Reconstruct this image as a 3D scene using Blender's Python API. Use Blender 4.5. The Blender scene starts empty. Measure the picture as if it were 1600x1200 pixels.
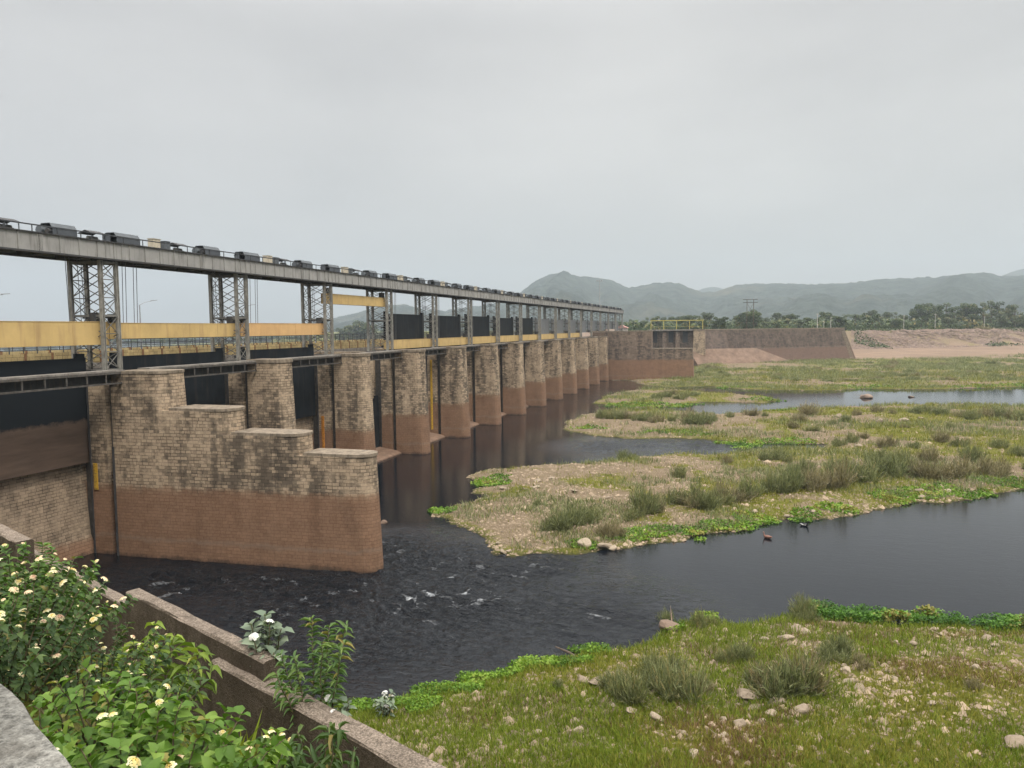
import bpy, bmesh, math, random
import numpy as np
from mathutils import Vector, Matrix
R = math.radians
scene = bpy.context.scene
col = scene.collection

# ------------------------------------------------------------------ camera
CAM_H = 14.58
HEAD, PITCH, ROLL, FOC = R(16.82), R(4.12), R(0.6), 1200.0
def cam_axes():
    f = np.array([-math.sin(HEAD)*math.cos(PITCH), math.cos(HEAD)*math.cos(PITCH), -math.sin(PITCH)])
    r = np.array([math.cos(HEAD), math.sin(HEAD), 0.0])
    u = np.cross(r, f)
    return r*math.cos(ROLL)-u*math.sin(ROLL), u*math.cos(ROLL)+r*math.sin(ROLL), f
CR, CU, CF = cam_axes()
CO = np.array([0, 0, CAM_H])
cd = bpy.data.cameras.new('camera')
cam = bpy.data.objects.new('camera', cd); col.objects.link(cam)
M = Matrix.Identity(4)
for i in range(3):
    M[i][0], M[i][1], M[i][2], M[i][3] = CR[i], CU[i], -CF[i], CO[i]
cam.matrix_world = M
cd.sensor_width = 36; cd.lens = 36*FOC/1600
cd.clip_start = 0.1; cd.clip_end = 30000
scene.camera = cam

# ------------------------------------------------------------------ sky, sun, exposure
SUN_EL, SUN_AZ = R(52), R(128)
w = bpy.data.worlds.new('World'); scene.world = w; w.use_nodes = True
nt = w.node_tree; nt.nodes.clear()
def N(t, k, **kw):
    n = t.nodes.new(k)
    for a, b in kw.items(): setattr(n, a, b)
    return n
wo = N(nt, 'ShaderNodeOutputWorld'); bg = N(nt, 'ShaderNodeBackground')
sk = N(nt, 'ShaderNodeTexSky', sky_type='NISHITA', sun_disc=False, sun_elevation=SUN_EL, sun_rotation=SUN_AZ, air_density=1.0, dust_density=3.0, ozone_density=1.0)
tc = N(nt, 'ShaderNodeTexCoord')
mp = N(nt, 'ShaderNodeMapping'); mp.inputs['Scale'].default_value = (1.0, 1.0, 2.6)
nz = N(nt, 'ShaderNodeTexNoise'); nz.inputs['Scale'].default_value = 1.7; nz.inputs['Detail'].default_value = 5; nz.inputs['Roughness'].default_value = .5
cr = N(nt, 'ShaderNodeValToRGB')
cr.color_ramp.elements[0].position = .3; cr.color_ramp.elements[0].color = (5.05, 4.98, 4.96, 1)
cr.color_ramp.elements[1].position = .72; cr.color_ramp.elements[1].color = (7.5, 7.35, 7.15, 1)
mx = N(nt, 'ShaderNodeMix', data_type='RGBA'); mx.inputs['Factor'].default_value = .93
L = nt.links.new
L(tc.outputs['Generated'], mp.inputs['Vector']); L(mp.outputs['Vector'], nz.inputs['Vector']); L(nz.outputs['Fac'], cr.inputs['Fac'])
# an overcast sky is brightest overhead
sxz = N(nt, 'ShaderNodeSeparateXYZ'); L(tc.outputs['Generated'], sxz.inputs[0])
gr = N(nt, 'ShaderNodeMapRange', interpolation_type='SMOOTHSTEP'); gr.inputs['From Min'].default_value = .34; gr.inputs['From Max'].default_value = .80; gr.inputs['To Min'].default_value = 1.0; gr.inputs['To Max'].default_value = 5.6
L(sxz.outputs[2], gr.inputs['Value'])
vm = N(nt, 'ShaderNodeVectorMath', operation='SCALE'); L(mx.outputs['Result'], vm.inputs[0]); L(gr.outputs['Result'], vm.inputs['Scale'])
L(sk.outputs['Color'], mx.inputs['A']); L(cr.outputs['Color'], mx.inputs['B'])
L(vm.outputs[0], bg.inputs['Color']); bg.inputs['Strength'].default_value = .0745
L(bg.outputs['Background'], wo.inputs['Surface'])
sd = bpy.data.lights.new('sun', 'SUN'); sd.energy = 1.5; sd.angle = R(12); sd.color = (1, .95, .87)
sun = bpy.data.objects.new('sun', sd); col.objects.link(sun)
sv = Vector((math.sin(SUN_AZ)*math.cos(SUN_EL), math.cos(SUN_AZ)*math.cos(SUN_EL), math.sin(SUN_EL)))
sun.rotation_euler = sv.to_track_quat('Z', 'Y').to_euler(); sun.location = (60, -60, 120)
scene.view_settings.view_transform = 'Standard'; scene.view_settings.look = 'None'
scene.view_settings.exposure = 0.45; scene.view_settings.gamma = 1
scene.render.engine = 'CYCLES'
scene.cycles.use_denoising = True
scene.cycles.max_bounces = 6; scene.cycles.diffuse_bounces = 2; scene.cycles.glossy_bounces = 3
scene.cycles.transmission_bounces = 2; scene.cycles.volume_bounces = 2; scene.cycles.transparent_max_bounces = 4
scene.cycles.caustics_reflective = False; scene.cycles.caustics_refractive = False

# ------------------------------------------------------------------ pixel -> place on the ground (only used to read positions off)
def ray(u, v): return CF + (u-800)/FOC*CR - (v-600)/FOC*CU
def onz(u, v, z):
    d = ray(u, v); return CO + d*((z-CAM_H)/d[2])
def proj(p):
    v = np.asarray(p, float)-CO; return 800+FOC*(v@CR)/(v@CF), 600-FOC*(v@CU)/(v@CF), v@CF

# ------------------------------------------------------------------ noise in numpy
def _h(ix, iy, s):
    n = (ix.astype(np.int64)*374761393 + iy.astype(np.int64)*668265263 + s*974634) & 0x7fffffff
    n = ((n ^ (n >> 13))*1274126177) & 0x7fffffff
    return ((n ^ (n >> 16)) & 0xffff)/65535.0
def vn(x, y, s=0):
    ix = np.floor(x); iy = np.floor(y); fx = x-ix; fy = y-iy
    fx = fx*fx*(3-2*fx); fy = fy*fy*(3-2*fy)
    a = _h(ix, iy, s); b = _h(ix+1, iy, s); c = _h(ix, iy+1, s); d = _h(ix+1, iy+1, s)
    return (a*(1-fx)+b*fx)*(1-fy)+(c*(1-fx)+d*fx)*fy
def fbm(x, y, s=0, o=4):
    r = 0; a = .5; t = 0
    for i in range(o):
        r = r+a*vn(x, y, s+i*17); t += a; a *= .5; x = x*2.03+5.1; y = y*2.03+1.7
    return r/t
def sstep(a, b, x):
    t = np.clip((x-a)/(b-a), 0, 1); return t*t*(3-2*t)

# ------------------------------------------------------------------ materials
MAT = {}
def newmat(name):
    m = bpy.data.materials.new(name); m.use_nodes = True; t = m.node_tree; t.nodes.clear()
    o = N(t, 'ShaderNodeOutputMaterial'); b = N(t, 'ShaderNodeBsdfPrincipled')
    t.links.new(b.outputs[0], o.inputs['Surface']); MAT[name] = m
    return m, t, b, o
def noise(t, vec, scale, detail=4, rough=.55, dist=0):
    n = N(t, 'ShaderNodeTexNoise'); n.inputs['Scale'].default_value = scale; n.inputs['Detail'].default_value = detail
    n.inputs['Roughness'].default_value = rough; n.inputs['Distortion'].default_value = dist
    if vec is not None: t.links.new(vec, n.inputs['Vector'])
    return n.outputs['Fac']
def ramp(t, fac, *els):
    r = N(t, 'ShaderNodeValToRGB'); e = r.color_ramp.elements
    while len(e) < len(els): e.new(.5)
    for i, (p, c) in enumerate(els):
        e[i].position = p; e[i].color = (c, c, c, 1) if isinstance(c, (int, float)) else (*c, 1)
    t.links.new(fac, r.inputs['Fac']); return r.outputs['Color']
def mixc(t, fac, a, b, mode='MIX'):
    m = N(t, 'ShaderNodeMix', data_type='RGBA', blend_type=mode)
    for s, v in (('Factor', fac), ('A', a), ('B', b)):
        i = m.inputs[s]
        if isinstance(v, (int, float)): i.default_value = v if s == 'Factor' else (v, v, v, 1)
        elif isinstance(v, tuple): i.default_value = (*v, 1)
        else: t.links.new(v, i)
    return m.outputs['Result']
def math_(t, op, a, b=0.0, c=None, clamp=False):
    m = N(t, 'ShaderNodeMath', operation=op); m.use_clamp = clamp
    for i, v in enumerate((a, b) if c is None else (a, b, c)):
        if isinstance(v, (int, float)): m.inputs[i].default_value = v
        else: t.links.new(v, m.inputs[i])
    return m.outputs[0]
def bump(t, b, h, strength=.5, dist=.05, prev=None):
    n = N(t, 'ShaderNodeBump'); n.inputs['Strength'].default_value = strength; n.inputs['Distance'].default_value = dist
    t.links.new(h, n.inputs['Height'])
    if prev is not None: t.links.new(prev, n.inputs['Normal'])
    t.links.new(n.outputs['Normal'], b.inputs['Normal']); return n.outputs['Normal']
def geo(t): return N(t, 'ShaderNodeNewGeometry').outputs['Position']
def objc(t): return N(t, 'ShaderNodeTexCoord').outputs['Object']
def scaled(t, vec, s):
    m = N(t, 'ShaderNodeMapping'); m.inputs['Scale'].default_value = s; t.links.new(vec, m.inputs['Vector']); return m.outputs['Vector']
def attr(t, n):
    a = N(t, 'ShaderNodeAttribute'); a.attribute_name = n; return a

def simple(name, c, rough=.6, metal=0, var=.25, scale=3.0, spec=.3, bumps=0, grime=None):
    """painted or plain surface with uneven wear"""
    m, t, b, o = newmat(name); p = geo(t)
    n1 = noise(t, p, scale, 5, .6); n2 = noise(t, scaled(t, p, (scale*3, scale*3, scale*.35)), 1, 4, .6)
    lo = tuple(x*(1-var) for x in c); hi = tuple(min(1, x*(1+var)) for x in c)
    cc = ramp(t, n1, (.3, lo), (.7, hi))
    if grime: cc = mixc(t, ramp(t, n2, (.52, 0.0), (.72, .8)), cc, grime)
    t.links.new(cc, b.inputs['Base Color']); b.inputs['Roughness'].default_value = rough; b.inputs['Metallic'].default_value = metal
    b.inputs['Specular IOR Level'].default_value = spec
    if bumps: bump(t, b, noise(t, p, scale*8, 5, .7), bumps, .02)
    return m
def masonry(name, base, alt, mortar, bw, bh, silt=True, siltz=4.55, dark=.5, siltcol=((.315, .182, .11), (.22, .125, .077)), streakscale=.55):
    """coursed stone: courses follow height, joints follow the wall's run; dark weather streaks; silt below flood level"""
    m, t, b, o = newmat(name); p = geo(t)
    sx = N(t, 'ShaderNodeSeparateXYZ'); t.links.new(p, sx.inputs[0])
    run = math_(t, 'ADD', sx.outputs[0], sx.outputs[1])
    cv = N(t, 'ShaderNodeCombineXYZ'); t.links.new(run, cv.inputs[0]); t.links.new(sx.outputs[2], cv.inputs[1])
    wob = N(t, 'ShaderNodeVectorMath', operation='ADD')
    wn = N(t, 'ShaderNodeTexNoise'); wn.inputs['Scale'].default_value = 2.2; wn.inputs['Detail'].default_value = 2; t.links.new(p, wn.inputs['Vector'])
    ws = N(t, 'ShaderNodeVectorMath', operation='SCALE'); ws.inputs['Scale'].default_value = .05; t.links.new(wn.outputs['Color'], ws.inputs[0])
    t.links.new(cv.outputs[0], wob.inputs[0]); t.links.new(ws.outputs[0], wob.inputs[1])
    br = N(t, 'ShaderNodeTexBrick'); t.links.new(wob.outputs[0], br.inputs['Vector'])
    br.inputs['Scale'].default_value = 1; br.inputs['Brick Width'].default_value = bw; br.inputs['Row Height'].default_value = bh
    br.inputs['Mortar Size'].default_value = .02; br.inputs['Mortar Smooth'].default_value = .3; br.inputs['Bias'].default_value = -.1
    br.inputs['Color1'].default_value = (*base, 1); br.inputs['Color2'].default_value = (*alt, 1); br.inputs['Mortar'].default_value = (*mortar, 1)
    br.offset = .5; br.squash = .8; br.squash_frequency = 3
    c = br.outputs['Color']
    big = noise(t, p, .6, 4, .6)
    c = mixc(t, ramp(t, big, (.42, 0.0), (.62, .6)), c, tuple(min(.62, x*1.35) for x in base))
    fine = noise(t, p, 9, 4, .7)
    c = mixc(t, .5, c, ramp(t, fine, (.25, .35), (.75, 1.0)), 'MULTIPLY')
    # black lichen: patches broken up into stones and vertical runs
    st = noise(t, scaled(t, p, (streakscale*1.6, streakscale*1.6, .12)), 1, 3, .6)
    pa = noise(t, p, 1.7, 6, .7)
    b2 = N(t, 'ShaderNodeTexBrick'); t.links.new(wob.outputs[0], b2.inputs['Vector'])
    for k_ in ('Scale', 'Brick Width', 'Row Height'): b2.inputs[k_].default_value = br.inputs[k_].default_value
    b2.inputs['Mortar Size'].default_value = 0; b2.inputs['Color1'].default_value = (0, 0, 0, 1); b2.inputs['Color2'].default_value = (1, 1, 1, 1)
    b2.offset = .5; b2.squash = .8; b2.squash_frequency = 3
    rb = N(t, 'ShaderNodeSeparateColor'); t.links.new(b2.outputs['Color'], rb.inputs[0]); rb = rb.outputs[0]
    c = mixc(t, math_(t, 'MULTIPLY', math_(t, 'GREATER_THAN', rb, .78), .5), c, tuple(min(.6, x*1.45) for x in base))
    lm = math_(t, 'ADD', math_(t, 'MULTIPLY', st, .66), math_(t, 'MULTIPLY', pa, .34))
    vb = N(t, 'ShaderNodeTexVoronoi'); vb.inputs['Scale'].default_value = 3.0; t.links.new(scaled(t, p, (1, 1, 1.7)), vb.inputs['Vector'])
    vs = N(t, 'ShaderNodeSeparateColor'); t.links.new(vb.outputs['Color'], vs.inputs[0])
    lm = math_(t, 'ADD', lm, math_(t, 'MULTIPLY', math_(t, 'SUBTRACT', vs.outputs[0], .5), .05))
    lm = math_(t, 'ADD', lm, math_(t, 'MULTIPLY', math_(t, 'SUBTRACT', rb, .5), .15))
    lf = ramp(t, lm, (.475, 0.0), (.54, dark*.55), (.63, dark))
    c = mixc(t, lf, c, (.036, .031, .026))
    if silt:
        zz = math_(t, 'ADD', sx.outputs[2], math_(t, 'MULTIPLY', math_(t, 'SUBTRACT', noise(t, scaled(t, p, (.7, .7, .6)), 1, 6, .75), .5), 1.2))
        band = ramp(t, math_(t, 'DIVIDE', math_(t, 'SUBTRACT', zz, siltz-.5), 1.0, clamp=True), (.1, 1.0), (.45, .8), (.75, 0.0))
        sc = mixc(t, noise(t, scaled(t, p, (.35, .35, 1.6)), 1, 5, .6), siltcol[0], siltcol[1])
        sc = mixc(t, math_(t, 'MULTIPLY', rb, .32), sc, tuple(x*.62 for x in siltcol[0]))
        sc = mixc(t, math_(t, 'MULTIPLY', br.outputs['Fac'], .45), sc, tuple(x*.5 for x in siltcol[1]))
        sc = mixc(t, .55, sc, ramp(t, fine, (.25, .4), (.75, 1.1)), 'MULTIPLY')
        sc = mixc(t, ramp(t, noise(t, scaled(t, p, (.8, .8, .5)), 1, 7, .75), (.5, 0.0), (.68, .55)), sc, tuple(x*.5 for x in siltcol[1]))
        tide = ramp(t, math_(t, 'ABSOLUTE', math_(t, 'SUBTRACT', zz, 1.25)), (.0, .4), (.22, 0.0))
        sc = mixc(t, tide, sc, (.22, .17, .13))
        wet = ramp(t, zz, (.0, .75), (.28, 0.0))
        sc = mixc(t, wet, sc, (.03, .02, .015))
        c = mixc(t, math_(t, 'MULTIPLY', band, .93), c, sc)
    t.links.new(c, b.inputs['Base Color']); b.inputs['Roughness'].default_value = .9; b.inputs['Specular IOR Level'].default_value = .15
    h = math_(t, 'ADD', math_(t, 'MULTIPLY', br.outputs['Fac'], -.6), math_(t, 'MULTIPLY', fine, .8))
    bump(t, b, h, .7, .035)
    return m
masonry('pier_stone', (.42, .32, .218), (.275, .205, .14), (.06, .046, .035), .5, .21, dark=.78)
masonry('weir_stone', (.36, .275, .19), (.27, .2, .14), (.085, .065, .05), .5, .2, siltz=.9, dark=.3)
masonry('rubble_wall', (.21, .155, .115), (.15, .11, .085), (.055, .042, .034), .9, .38, siltz=5.6, dark=.75)
masonry('revetment_stone', (.155, .115, .092), (.10, .078, .064), (.045, .033, .028), 1.4, .55, siltz=6.3, dark=.5, siltcol=((.20, .128, .096), (.145, .094, .072)))
masonry('parapet_stone', (.40, .31, .15), (.33, .25, .12), (.12, .09, .05), .6, .3, silt=False, dark=.3)
simple('coping', (.21, .17, .125), .9, var=.4, scale=2, grime=(.05, .042, .035), bumps=.5, spec=.15)
simple('apron_slab', (.19, .12, .08), .8, var=.3, scale=1.4, grime=(.09, .06, .045), bumps=.3)
simple('sloped_apron', (.17, .115, .083), .9, var=.3, scale=.5, grime=(.11, .072, .05), spec=.1)
simple('girder_paint', (.29, .28, .26), .65, var=.16, scale=.9, grime=(.13, .12, .11), bumps=.1)
simple('dark_steel', (.045, .045, .046), .7, var=.35, scale=2.5, grime=(.09, .07, .055))
simple('leg_paint', (.26, .25, .22), .65, var=.3, scale=2.5, grime=(.09, .065, .045))
simple('brace_steel', (.15, .145, .13), .7, var=.3, scale=2.5)
simple('gate_black', (.012, .015, .018), .75, var=.3, scale=.8, grime=(.032, .028, .025), spec=.1)
m_, t_, b_, o_ = newmat('gate_silted'); p_ = geo(t_)
sz_ = N(t_, 'ShaderNodeSeparateXYZ'); t_.links.new(p_, sz_.inputs[0])
zz_ = math_(t_, 'ADD', sz_.outputs[2], math_(t_, 'MULTIPLY', math_(t_, 'SUBTRACT', noise(t_, p_, 1.3, 6, .75), .5), .9))
cc_ = mixc(t_, ramp(t_, noise(t_, scaled(t_, p_, (1, .3, 2.2)), 1, 6, .65), (.3, 0.0), (.7, 1.0)), (.082, .058, .044), (.14, .096, .07))
cc_ = mixc(t_, ramp(t_, math_(t_, 'DIVIDE', math_(t_, 'SUBTRACT', zz_, 8.4), 1.0, clamp=True), (.35, 0.0), (.6, 1.0)), cc_, (.012, .015, .018))
t_.links.new(cc_, b_.inputs['Base Color']); b_.inputs['Roughness'].default_value = .8; b_.inputs['Specular IOR Level'].default_value = .1
simple('gate_reflect_grey', (.13, .135, .14), .6, var=.15, scale=.8, grime=(.1, .1, .1))  # reflected light on the farther raised gates, put into a paler base colour
simple('yellow_paint', (.52, .365, .15), .6, var=.14, scale=.55, grime=(.36, .235, .11), spec=.25)
simple('peach_paint', (.58, .36, .16), .6, var=.1, scale=.7, grime=(.5, .3, .13), spec=.25)
simple('pale_pink_paint', (.55, .42, .34), .6, var=.1, scale=.7)
simple('housing_paint', (.075, .083, .092), .5, var=.2, scale=2.5, grime=(.07, .075, .08), spec=.4)
simple('housing_roof', (.105, .115, .122), .6, var=.2, scale=2.5, spec=.2)
simple('cream_paint', (.50, .44, .33), .6, var=.15, scale=4, grime=(.3, .25, .18))
simple('rope_steel', (.11, .11, .115), .5, var=.1, metal=.3)
simple('old_steel', (.075, .068, .06), .75, var=.4, scale=3, grime=(.12, .09, .065), spec=.2)
simple('rail_steel', (.05, .052, .055), .6, var=.3)
simple('rusty_post', (.17, .085, .04), .85, var=.4, scale=5)
simple('road_asphalt', (.06, .058, .055), .9, var=.2)
simple('deck_concrete', (.20, .18, .155), .9, var=.35, scale=1.5, grime=(.08, .07, .06), bumps=.4)
simple('galvanised', (.33, .34, .35), .5, var=.1, metal=.2)
simple('gauge_yellow', (.55, .33, .03), .6, var=.15, scale=6, grime=(.3, .16, .03))
simple('gauge_orange', (.50, .20, .025), .7, var=.3, scale=4, grime=(.2, .08, .03))
simple('gauge_tick', (.03, .03, .03), .7)
simple('gantry_yellow', (.42, .36, .10), .6, var=.12)
simple('hut_wall', (.5, .45, .4), .8); simple('hut_roof', (.40, .22, .19), .8)
simple('trunk_bark', (.10, .075, .055), .9, var=.4, scale=6, bumps=.6)
simple('pale_pole', (.42, .40, .37), .8)
simple('twig', (.11, .09, .05), .85, var=.3, scale=10)
def wallconc(name, c, dark, sp=28):
    m, t, b, o = newmat(name); p = geo(t)
    n1 = noise(t, p, 2.2, 6, .7); n2 = noise(t, p, sp*1.5, 3, .8); n3 = noise(t, scaled(t, p, (2.5, 2.5, .5)), 1, 5, .6)
    cc = ramp(t, n1, (.3, tuple(x*.6 for x in c)), (.7, tuple(x*1.2 for x in c)))
    cc = mixc(t, .85, cc, ramp(t, n2, (.36, .25), (.64, 1.25)), 'MULTIPLY')
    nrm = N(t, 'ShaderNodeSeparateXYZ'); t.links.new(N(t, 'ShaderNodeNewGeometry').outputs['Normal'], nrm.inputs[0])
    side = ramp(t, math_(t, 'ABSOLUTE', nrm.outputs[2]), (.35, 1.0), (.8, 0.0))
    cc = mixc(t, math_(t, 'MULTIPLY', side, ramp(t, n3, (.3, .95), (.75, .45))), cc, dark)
    t.links.new(cc, b.inputs['Base Color']); b.inputs['Roughness'].default_value = .95; b.inputs['Specular IOR Level'].default_value = .1
    cc = mixc(t, ramp(t, noise(t, p, sp*.35, 5, .75), (.5, 0.0), (.66, .6)), cc, dark); t.links.new(cc, b.inputs['Base Color'])
    bump(t, b, math_(t, 'ADD', math_(t, 'MULTIPLY', n1, 1.5), math_(t, 'MULTIPLY', n2, .6)), 1.0, .04); return m
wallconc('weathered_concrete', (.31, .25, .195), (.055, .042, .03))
wallconc('block_concrete', (.26, .25, .22), (.10, .09, .075), 16)

def foliage(name, c1, c2, c3, trans=.3, rough=.55, spec=.25):
    """leaf colour varies leaf by leaf through the point attribute tint"""
    m, t, b, o = newmat(name)
    a = attr(t, 'tint').outputs['Fac']
    oi = N(t, 'ShaderNodeObjectInfo').outputs['Random']
    f = math_(t, 'ADD', math_(t, 'MULTIPLY', a, .85), math_(t, 'MULTIPLY', oi, .15))
    dry = tuple(x*.35+y*.65 for x, y in zip(c3, (.27, .18, .06))) if 'petal' not in name else c3
    c = ramp(t, f, (.05, c1), (.48, c2), (.84, c3), (.93, dry))
    t.links.new(c, b.inputs['Base Color']); b.inputs['Roughness'].default_value = rough; b.inputs['Specular IOR Level'].default_value = spec
    tr = N(t, 'ShaderNodeBsdfTranslucent'); t.links.new(mixc(t, 1.0, c, (1.0, 1.15, .5), 'MULTIPLY'), tr.inputs['Color'])
    ms = N(t, 'ShaderNodeMixShader'); ms.inputs[0].default_value = trans
    t.links.new(b.outputs[0], ms.inputs[1]); t.links.new(tr.outputs[0], ms.inputs[2]); t.links.new(ms.outputs[0], o.inputs['Surface']); return m
foliage('lantana_leaf', (.035, .08, .014), (.085, .16, .028), (.17, .26, .05))
foliage('broad_leaf', (.05, .11, .014), (.10, .185, .026), (.20, .29, .05))
foliage('lime_leaf', (.08, .13, .02), (.17, .24, .035), (.30, .36, .07))
foliage('grey_leaf', (.09, .125, .085), (.15, .19, .125), (.22, .26, .17), trans=.15)
foliage('neem_leaf', (.06, .115, .035), (.11, .18, .055), (.19, .25, .06))
foliage('dark_leaf', (.035, .07, .022), (.065, .11, .034), (.12, .17, .05))
foliage('bush_blade', (.07, .088, .036), (.15, .168, .072), (.28, .28, .13), trans=.2)
foliage('bush_dry', (.10, .085, .045), (.19, .165, .09), (.32, .27, .16), trans=.2)
foliage('red_grass', (.10, .06, .025), (.17, .10, .045), (.26, .17, .08), trans=.2)
foliage('ground_grass', (.095, .115, .010), (.19, .19, .022), (.33, .28, .06), trans=.2)
foliage('green_grass', (.08, .125, .010), (.155, .20, .018), (.25, .275, .04), trans=.25)
foliage('mat_leaf', (.06, .125, .012), (.12, .22, .018), (.22, .33, .04), trans=.25)
foliage('dark_mat_leaf', (.04, .10, .012), (.08, .18, .022), (.15, .26, .04), trans=.25)
foliage('tree_leaf', (.012, .022, .008), (.045, .070, .024), (.11, .14, .05), trans=.2)
foliage('pale_tree_leaf', (.03, .042, .018), (.075, .10, .045), (.15, .17, .085), trans=.2)
foliage('petal_yellow', (.55, .36, .06), (.75, .60, .25), (.80, .74, .50), trans=.2)
foliage('petal_pink', (.60, .25, .16), (.75, .48, .32), (.80, .70, .42), trans=.2)
foliage('petal_white', (.55, .50, .52), (.72, .68, .66), (.80, .78, .74), trans=.2)
def stone(name, c1, c2):
    m, t, b, o = newmat(name); p = objc(t); g = geo(t)
    a = N(t, 'ShaderNodeObjectInfo').outputs['Random']; ti = attr(t, 'tint').outputs['Fac']
    n1 = noise(t, g, 5, 5, .7)
    c = ramp(t, math_(t, 'ADD', math_(t, 'MULTIPLY', n1, .6), math_(t, 'ADD', math_(t, 'MULTIPLY', a, .25), math_(t, 'MULTIPLY', ti, .3))), (.25, c1), (.85, c2))
    t.links.new(c, b.inputs['Base Color']); b.inputs['Roughness'].default_value = .9; b.inputs['Specular IOR Level'].default_value = .15
    bump(t, b, noise(t, g, 18, 4, .7), .5, .02)
stone('pale_stone', (.20, .155, .11), (.42, .345, .25))
stone('brown_rock', (.13, .09, .066), (.30, .22, .165))
stone('gravel_stone', (.10, .075, .05), (.37, .28, .19))
stone('pink_rubble', (.07, .05, .038), (.28, .20, .155))

# ------------------------------------------------------------------ mesh helpers
def obj(name, me, parent=None, mat=None, loc=None):
    o = bpy.data.objects.new(name, me); col.objects.link(o)
    if mat: me.materials.append(MAT[mat] if isinstance(mat, str) else mat)
    if parent: o.parent = parent
    if loc is not None: o.location = loc
    return o
def npmesh(name, V, F, tint=None, smooth=False, extra=None):
    """V (n,3); F list of (m,k) index arrays"""
    me = bpy.data.meshes.new(name)
    F = [np.asarray(f, np.int32) for f in (F if isinstance(F, list) else [F]) if len(f)]
    tot = sum(f.size for f in F); nf = sum(len(f) for f in F)
    me.vertices.add(len(V)); me.vertices.foreach_set('co', np.asarray(V, np.float32).ravel())
    me.loops.add(tot); me.loops.foreach_set('vertex_index', np.concatenate([f.ravel() for f in F]))
    ls = np.concatenate([np.full(len(f), f.shape[1], np.int32) for f in F])
    me.polygons.add(nf); me.polygons.foreach_set('loop_start', np.concatenate([[0], np.cumsum(ls)[:-1]]).astype(np.int32))
    if smooth: me.polygons.foreach_set('use_smooth', np.ones(nf, bool))
    me.update(calc_edges=True); me.validate()
    for k, a in ([('tint', tint)] if tint is not None else [])+list((extra or {}).items()):
        at = me.attributes.new(k, 'FLOAT', 'POINT'); at.data.foreach_set('value', np.asarray(a, np.float32))
    return me
class MB:
    def __init__(s): s.v = []; s.f = []
    def add(s, v, f):
        n = len(s.v); s.v += [tuple(map(float, q)) for q in v]; s.f += [tuple(n+i for i in q) for q in f]; return s
    def box(s, x0, x1, y0, y1, z0, z1):
        return s.add([(x0,y0,z0),(x1,y0,z0),(x1,y1,z0),(x0,y1,z0),(x0,y0,z1),(x1,y0,z1),(x1,y1,z1),(x0,y1,z1)],
                     [(0,3,2,1),(4,5,6,7),(0,1,5,4),(1,2,6,5),(2,3,7,6),(3,0,4,7)])
    def loft(s, rings, cap0=True, cap1=True):
        n = len(rings[0]); v = [p for r in rings for p in r]; f = []
        for k in range(len(rings)-1):
            for i in range(n):
                j = (i+1) % n; f.append((k*n+i, k*n+j, (k+1)*n+j, (k+1)*n+i))
        if cap0: f.append(tuple(range(n-1, -1, -1)))
        if cap1: f.append(tuple((len(rings)-1)*n+i for i in range(n)))
        return s.add(v, f)
    def prism(s, poly, z0, z1): return s.loft([[(x, y, z0) for x, y in poly], [(x, y, z1) for x, y in poly]])
    def bar(s, p, q, w_, h_=None, up=(0, 0, 1)):
        p = Vector(p); q = Vector(q); d = (q-p).normalized(); h_ = h_ or w_
        u = Vector(up)
        if abs(d.dot(u)) > .95: u = Vector((1, 0, 0))
        a = d.cross(u).normalized()*w_/2; b = a.cross(d).normalized()*h_/2
        return s.loft([[p-a-b, p+a-b, p+a+b, p-a+b], [q-a-b, q+a-b, q+a+b, q-a+b]])
    def tube(s, pts, rad, n=6):
        pts = [Vector(p) for p in pts]; rings = []
        for i, p in enumerate(pts):
            d = (pts[min(i+1, len(pts)-1)]-pts[max(i-1, 0)]).normalized()
            u = Vector((0, 0, 1)) if abs(d.z) < .9 else Vector((1, 0, 0))
            a = d.cross(u).normalized(); b = a.cross(d); r = rad[i] if isinstance(rad, (list, tuple)) else rad
            rings.append([p+(a*math.cos(2*math.pi*k/n)+b*math.sin(2*math.pi*k/n))*r for k in range(n)])
        return s.loft(rings)
    def build(s, name, mat, parent=None, loc=None, smooth=False, bevel=0):
        me = bpy.data.meshes.new(name); me.from_pydata(s.v, [], s.f); me.update()
        if smooth: me.polygons.foreach_set('use_smooth', np.ones(len(me.polygons), bool))
        bm = bmesh.new(); bm.from_mesh(me); bmesh.ops.recalc_face_normals(bm, faces=bm.faces); bm.to_mesh(me); bm.free()
        o = obj(name, me, parent, mat, loc)
        if bevel:
            b = o.modifiers.new('bevel', 'BEVEL'); b.width = bevel; b.segments = 1; b.limit_method = 'ANGLE'
        return o
def tag(o, label=None, cat=None, group=None, kind=None):
    for k, v in (('label', label), ('category', cat), ('group', group), ('kind', kind)):
        if v: o[k] = v
    return o
def thing(name, loc, label, cat, group=None, rz=0):
    o = bpy.data.objects.new(name, None); col.objects.link(o); o.location = loc; o.rotation_euler = (0, 0, rz); o.empty_display_size = .3
    return tag(o, label, cat, group, 'thing')
def dup(root, loc=None, label=None, rz=None, scale=None, skip=()):
    def cp(o, par):
        c = o.copy(); col.objects.link(c)
        if par is not None: c.parent = par
        for ch in list(o.children):
            if ch.name.split('.')[0] not in skip: cp(ch, c)
        return c
    r = cp(root, None)
    if loc is not None: r.location = loc
    if label: r['label'] = label
    if rz is not None: r.rotation_euler.z = rz
    if scale is not None: r.scale = scale if hasattr(scale, '__len__') else (scale,)*3
    return r
_o1 = 'zeroth first second third fourth fifth sixth seventh eighth ninth tenth eleventh twelfth thirteenth fourteenth fifteenth sixteenth seventeenth eighteenth nineteenth'.split()
_t = {2: 'twent', 3: 'thirt', 4: 'fort', 5: 'fift', 6: 'sixt', 7: 'sevent', 8: 'eight', 9: 'ninet'}
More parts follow.
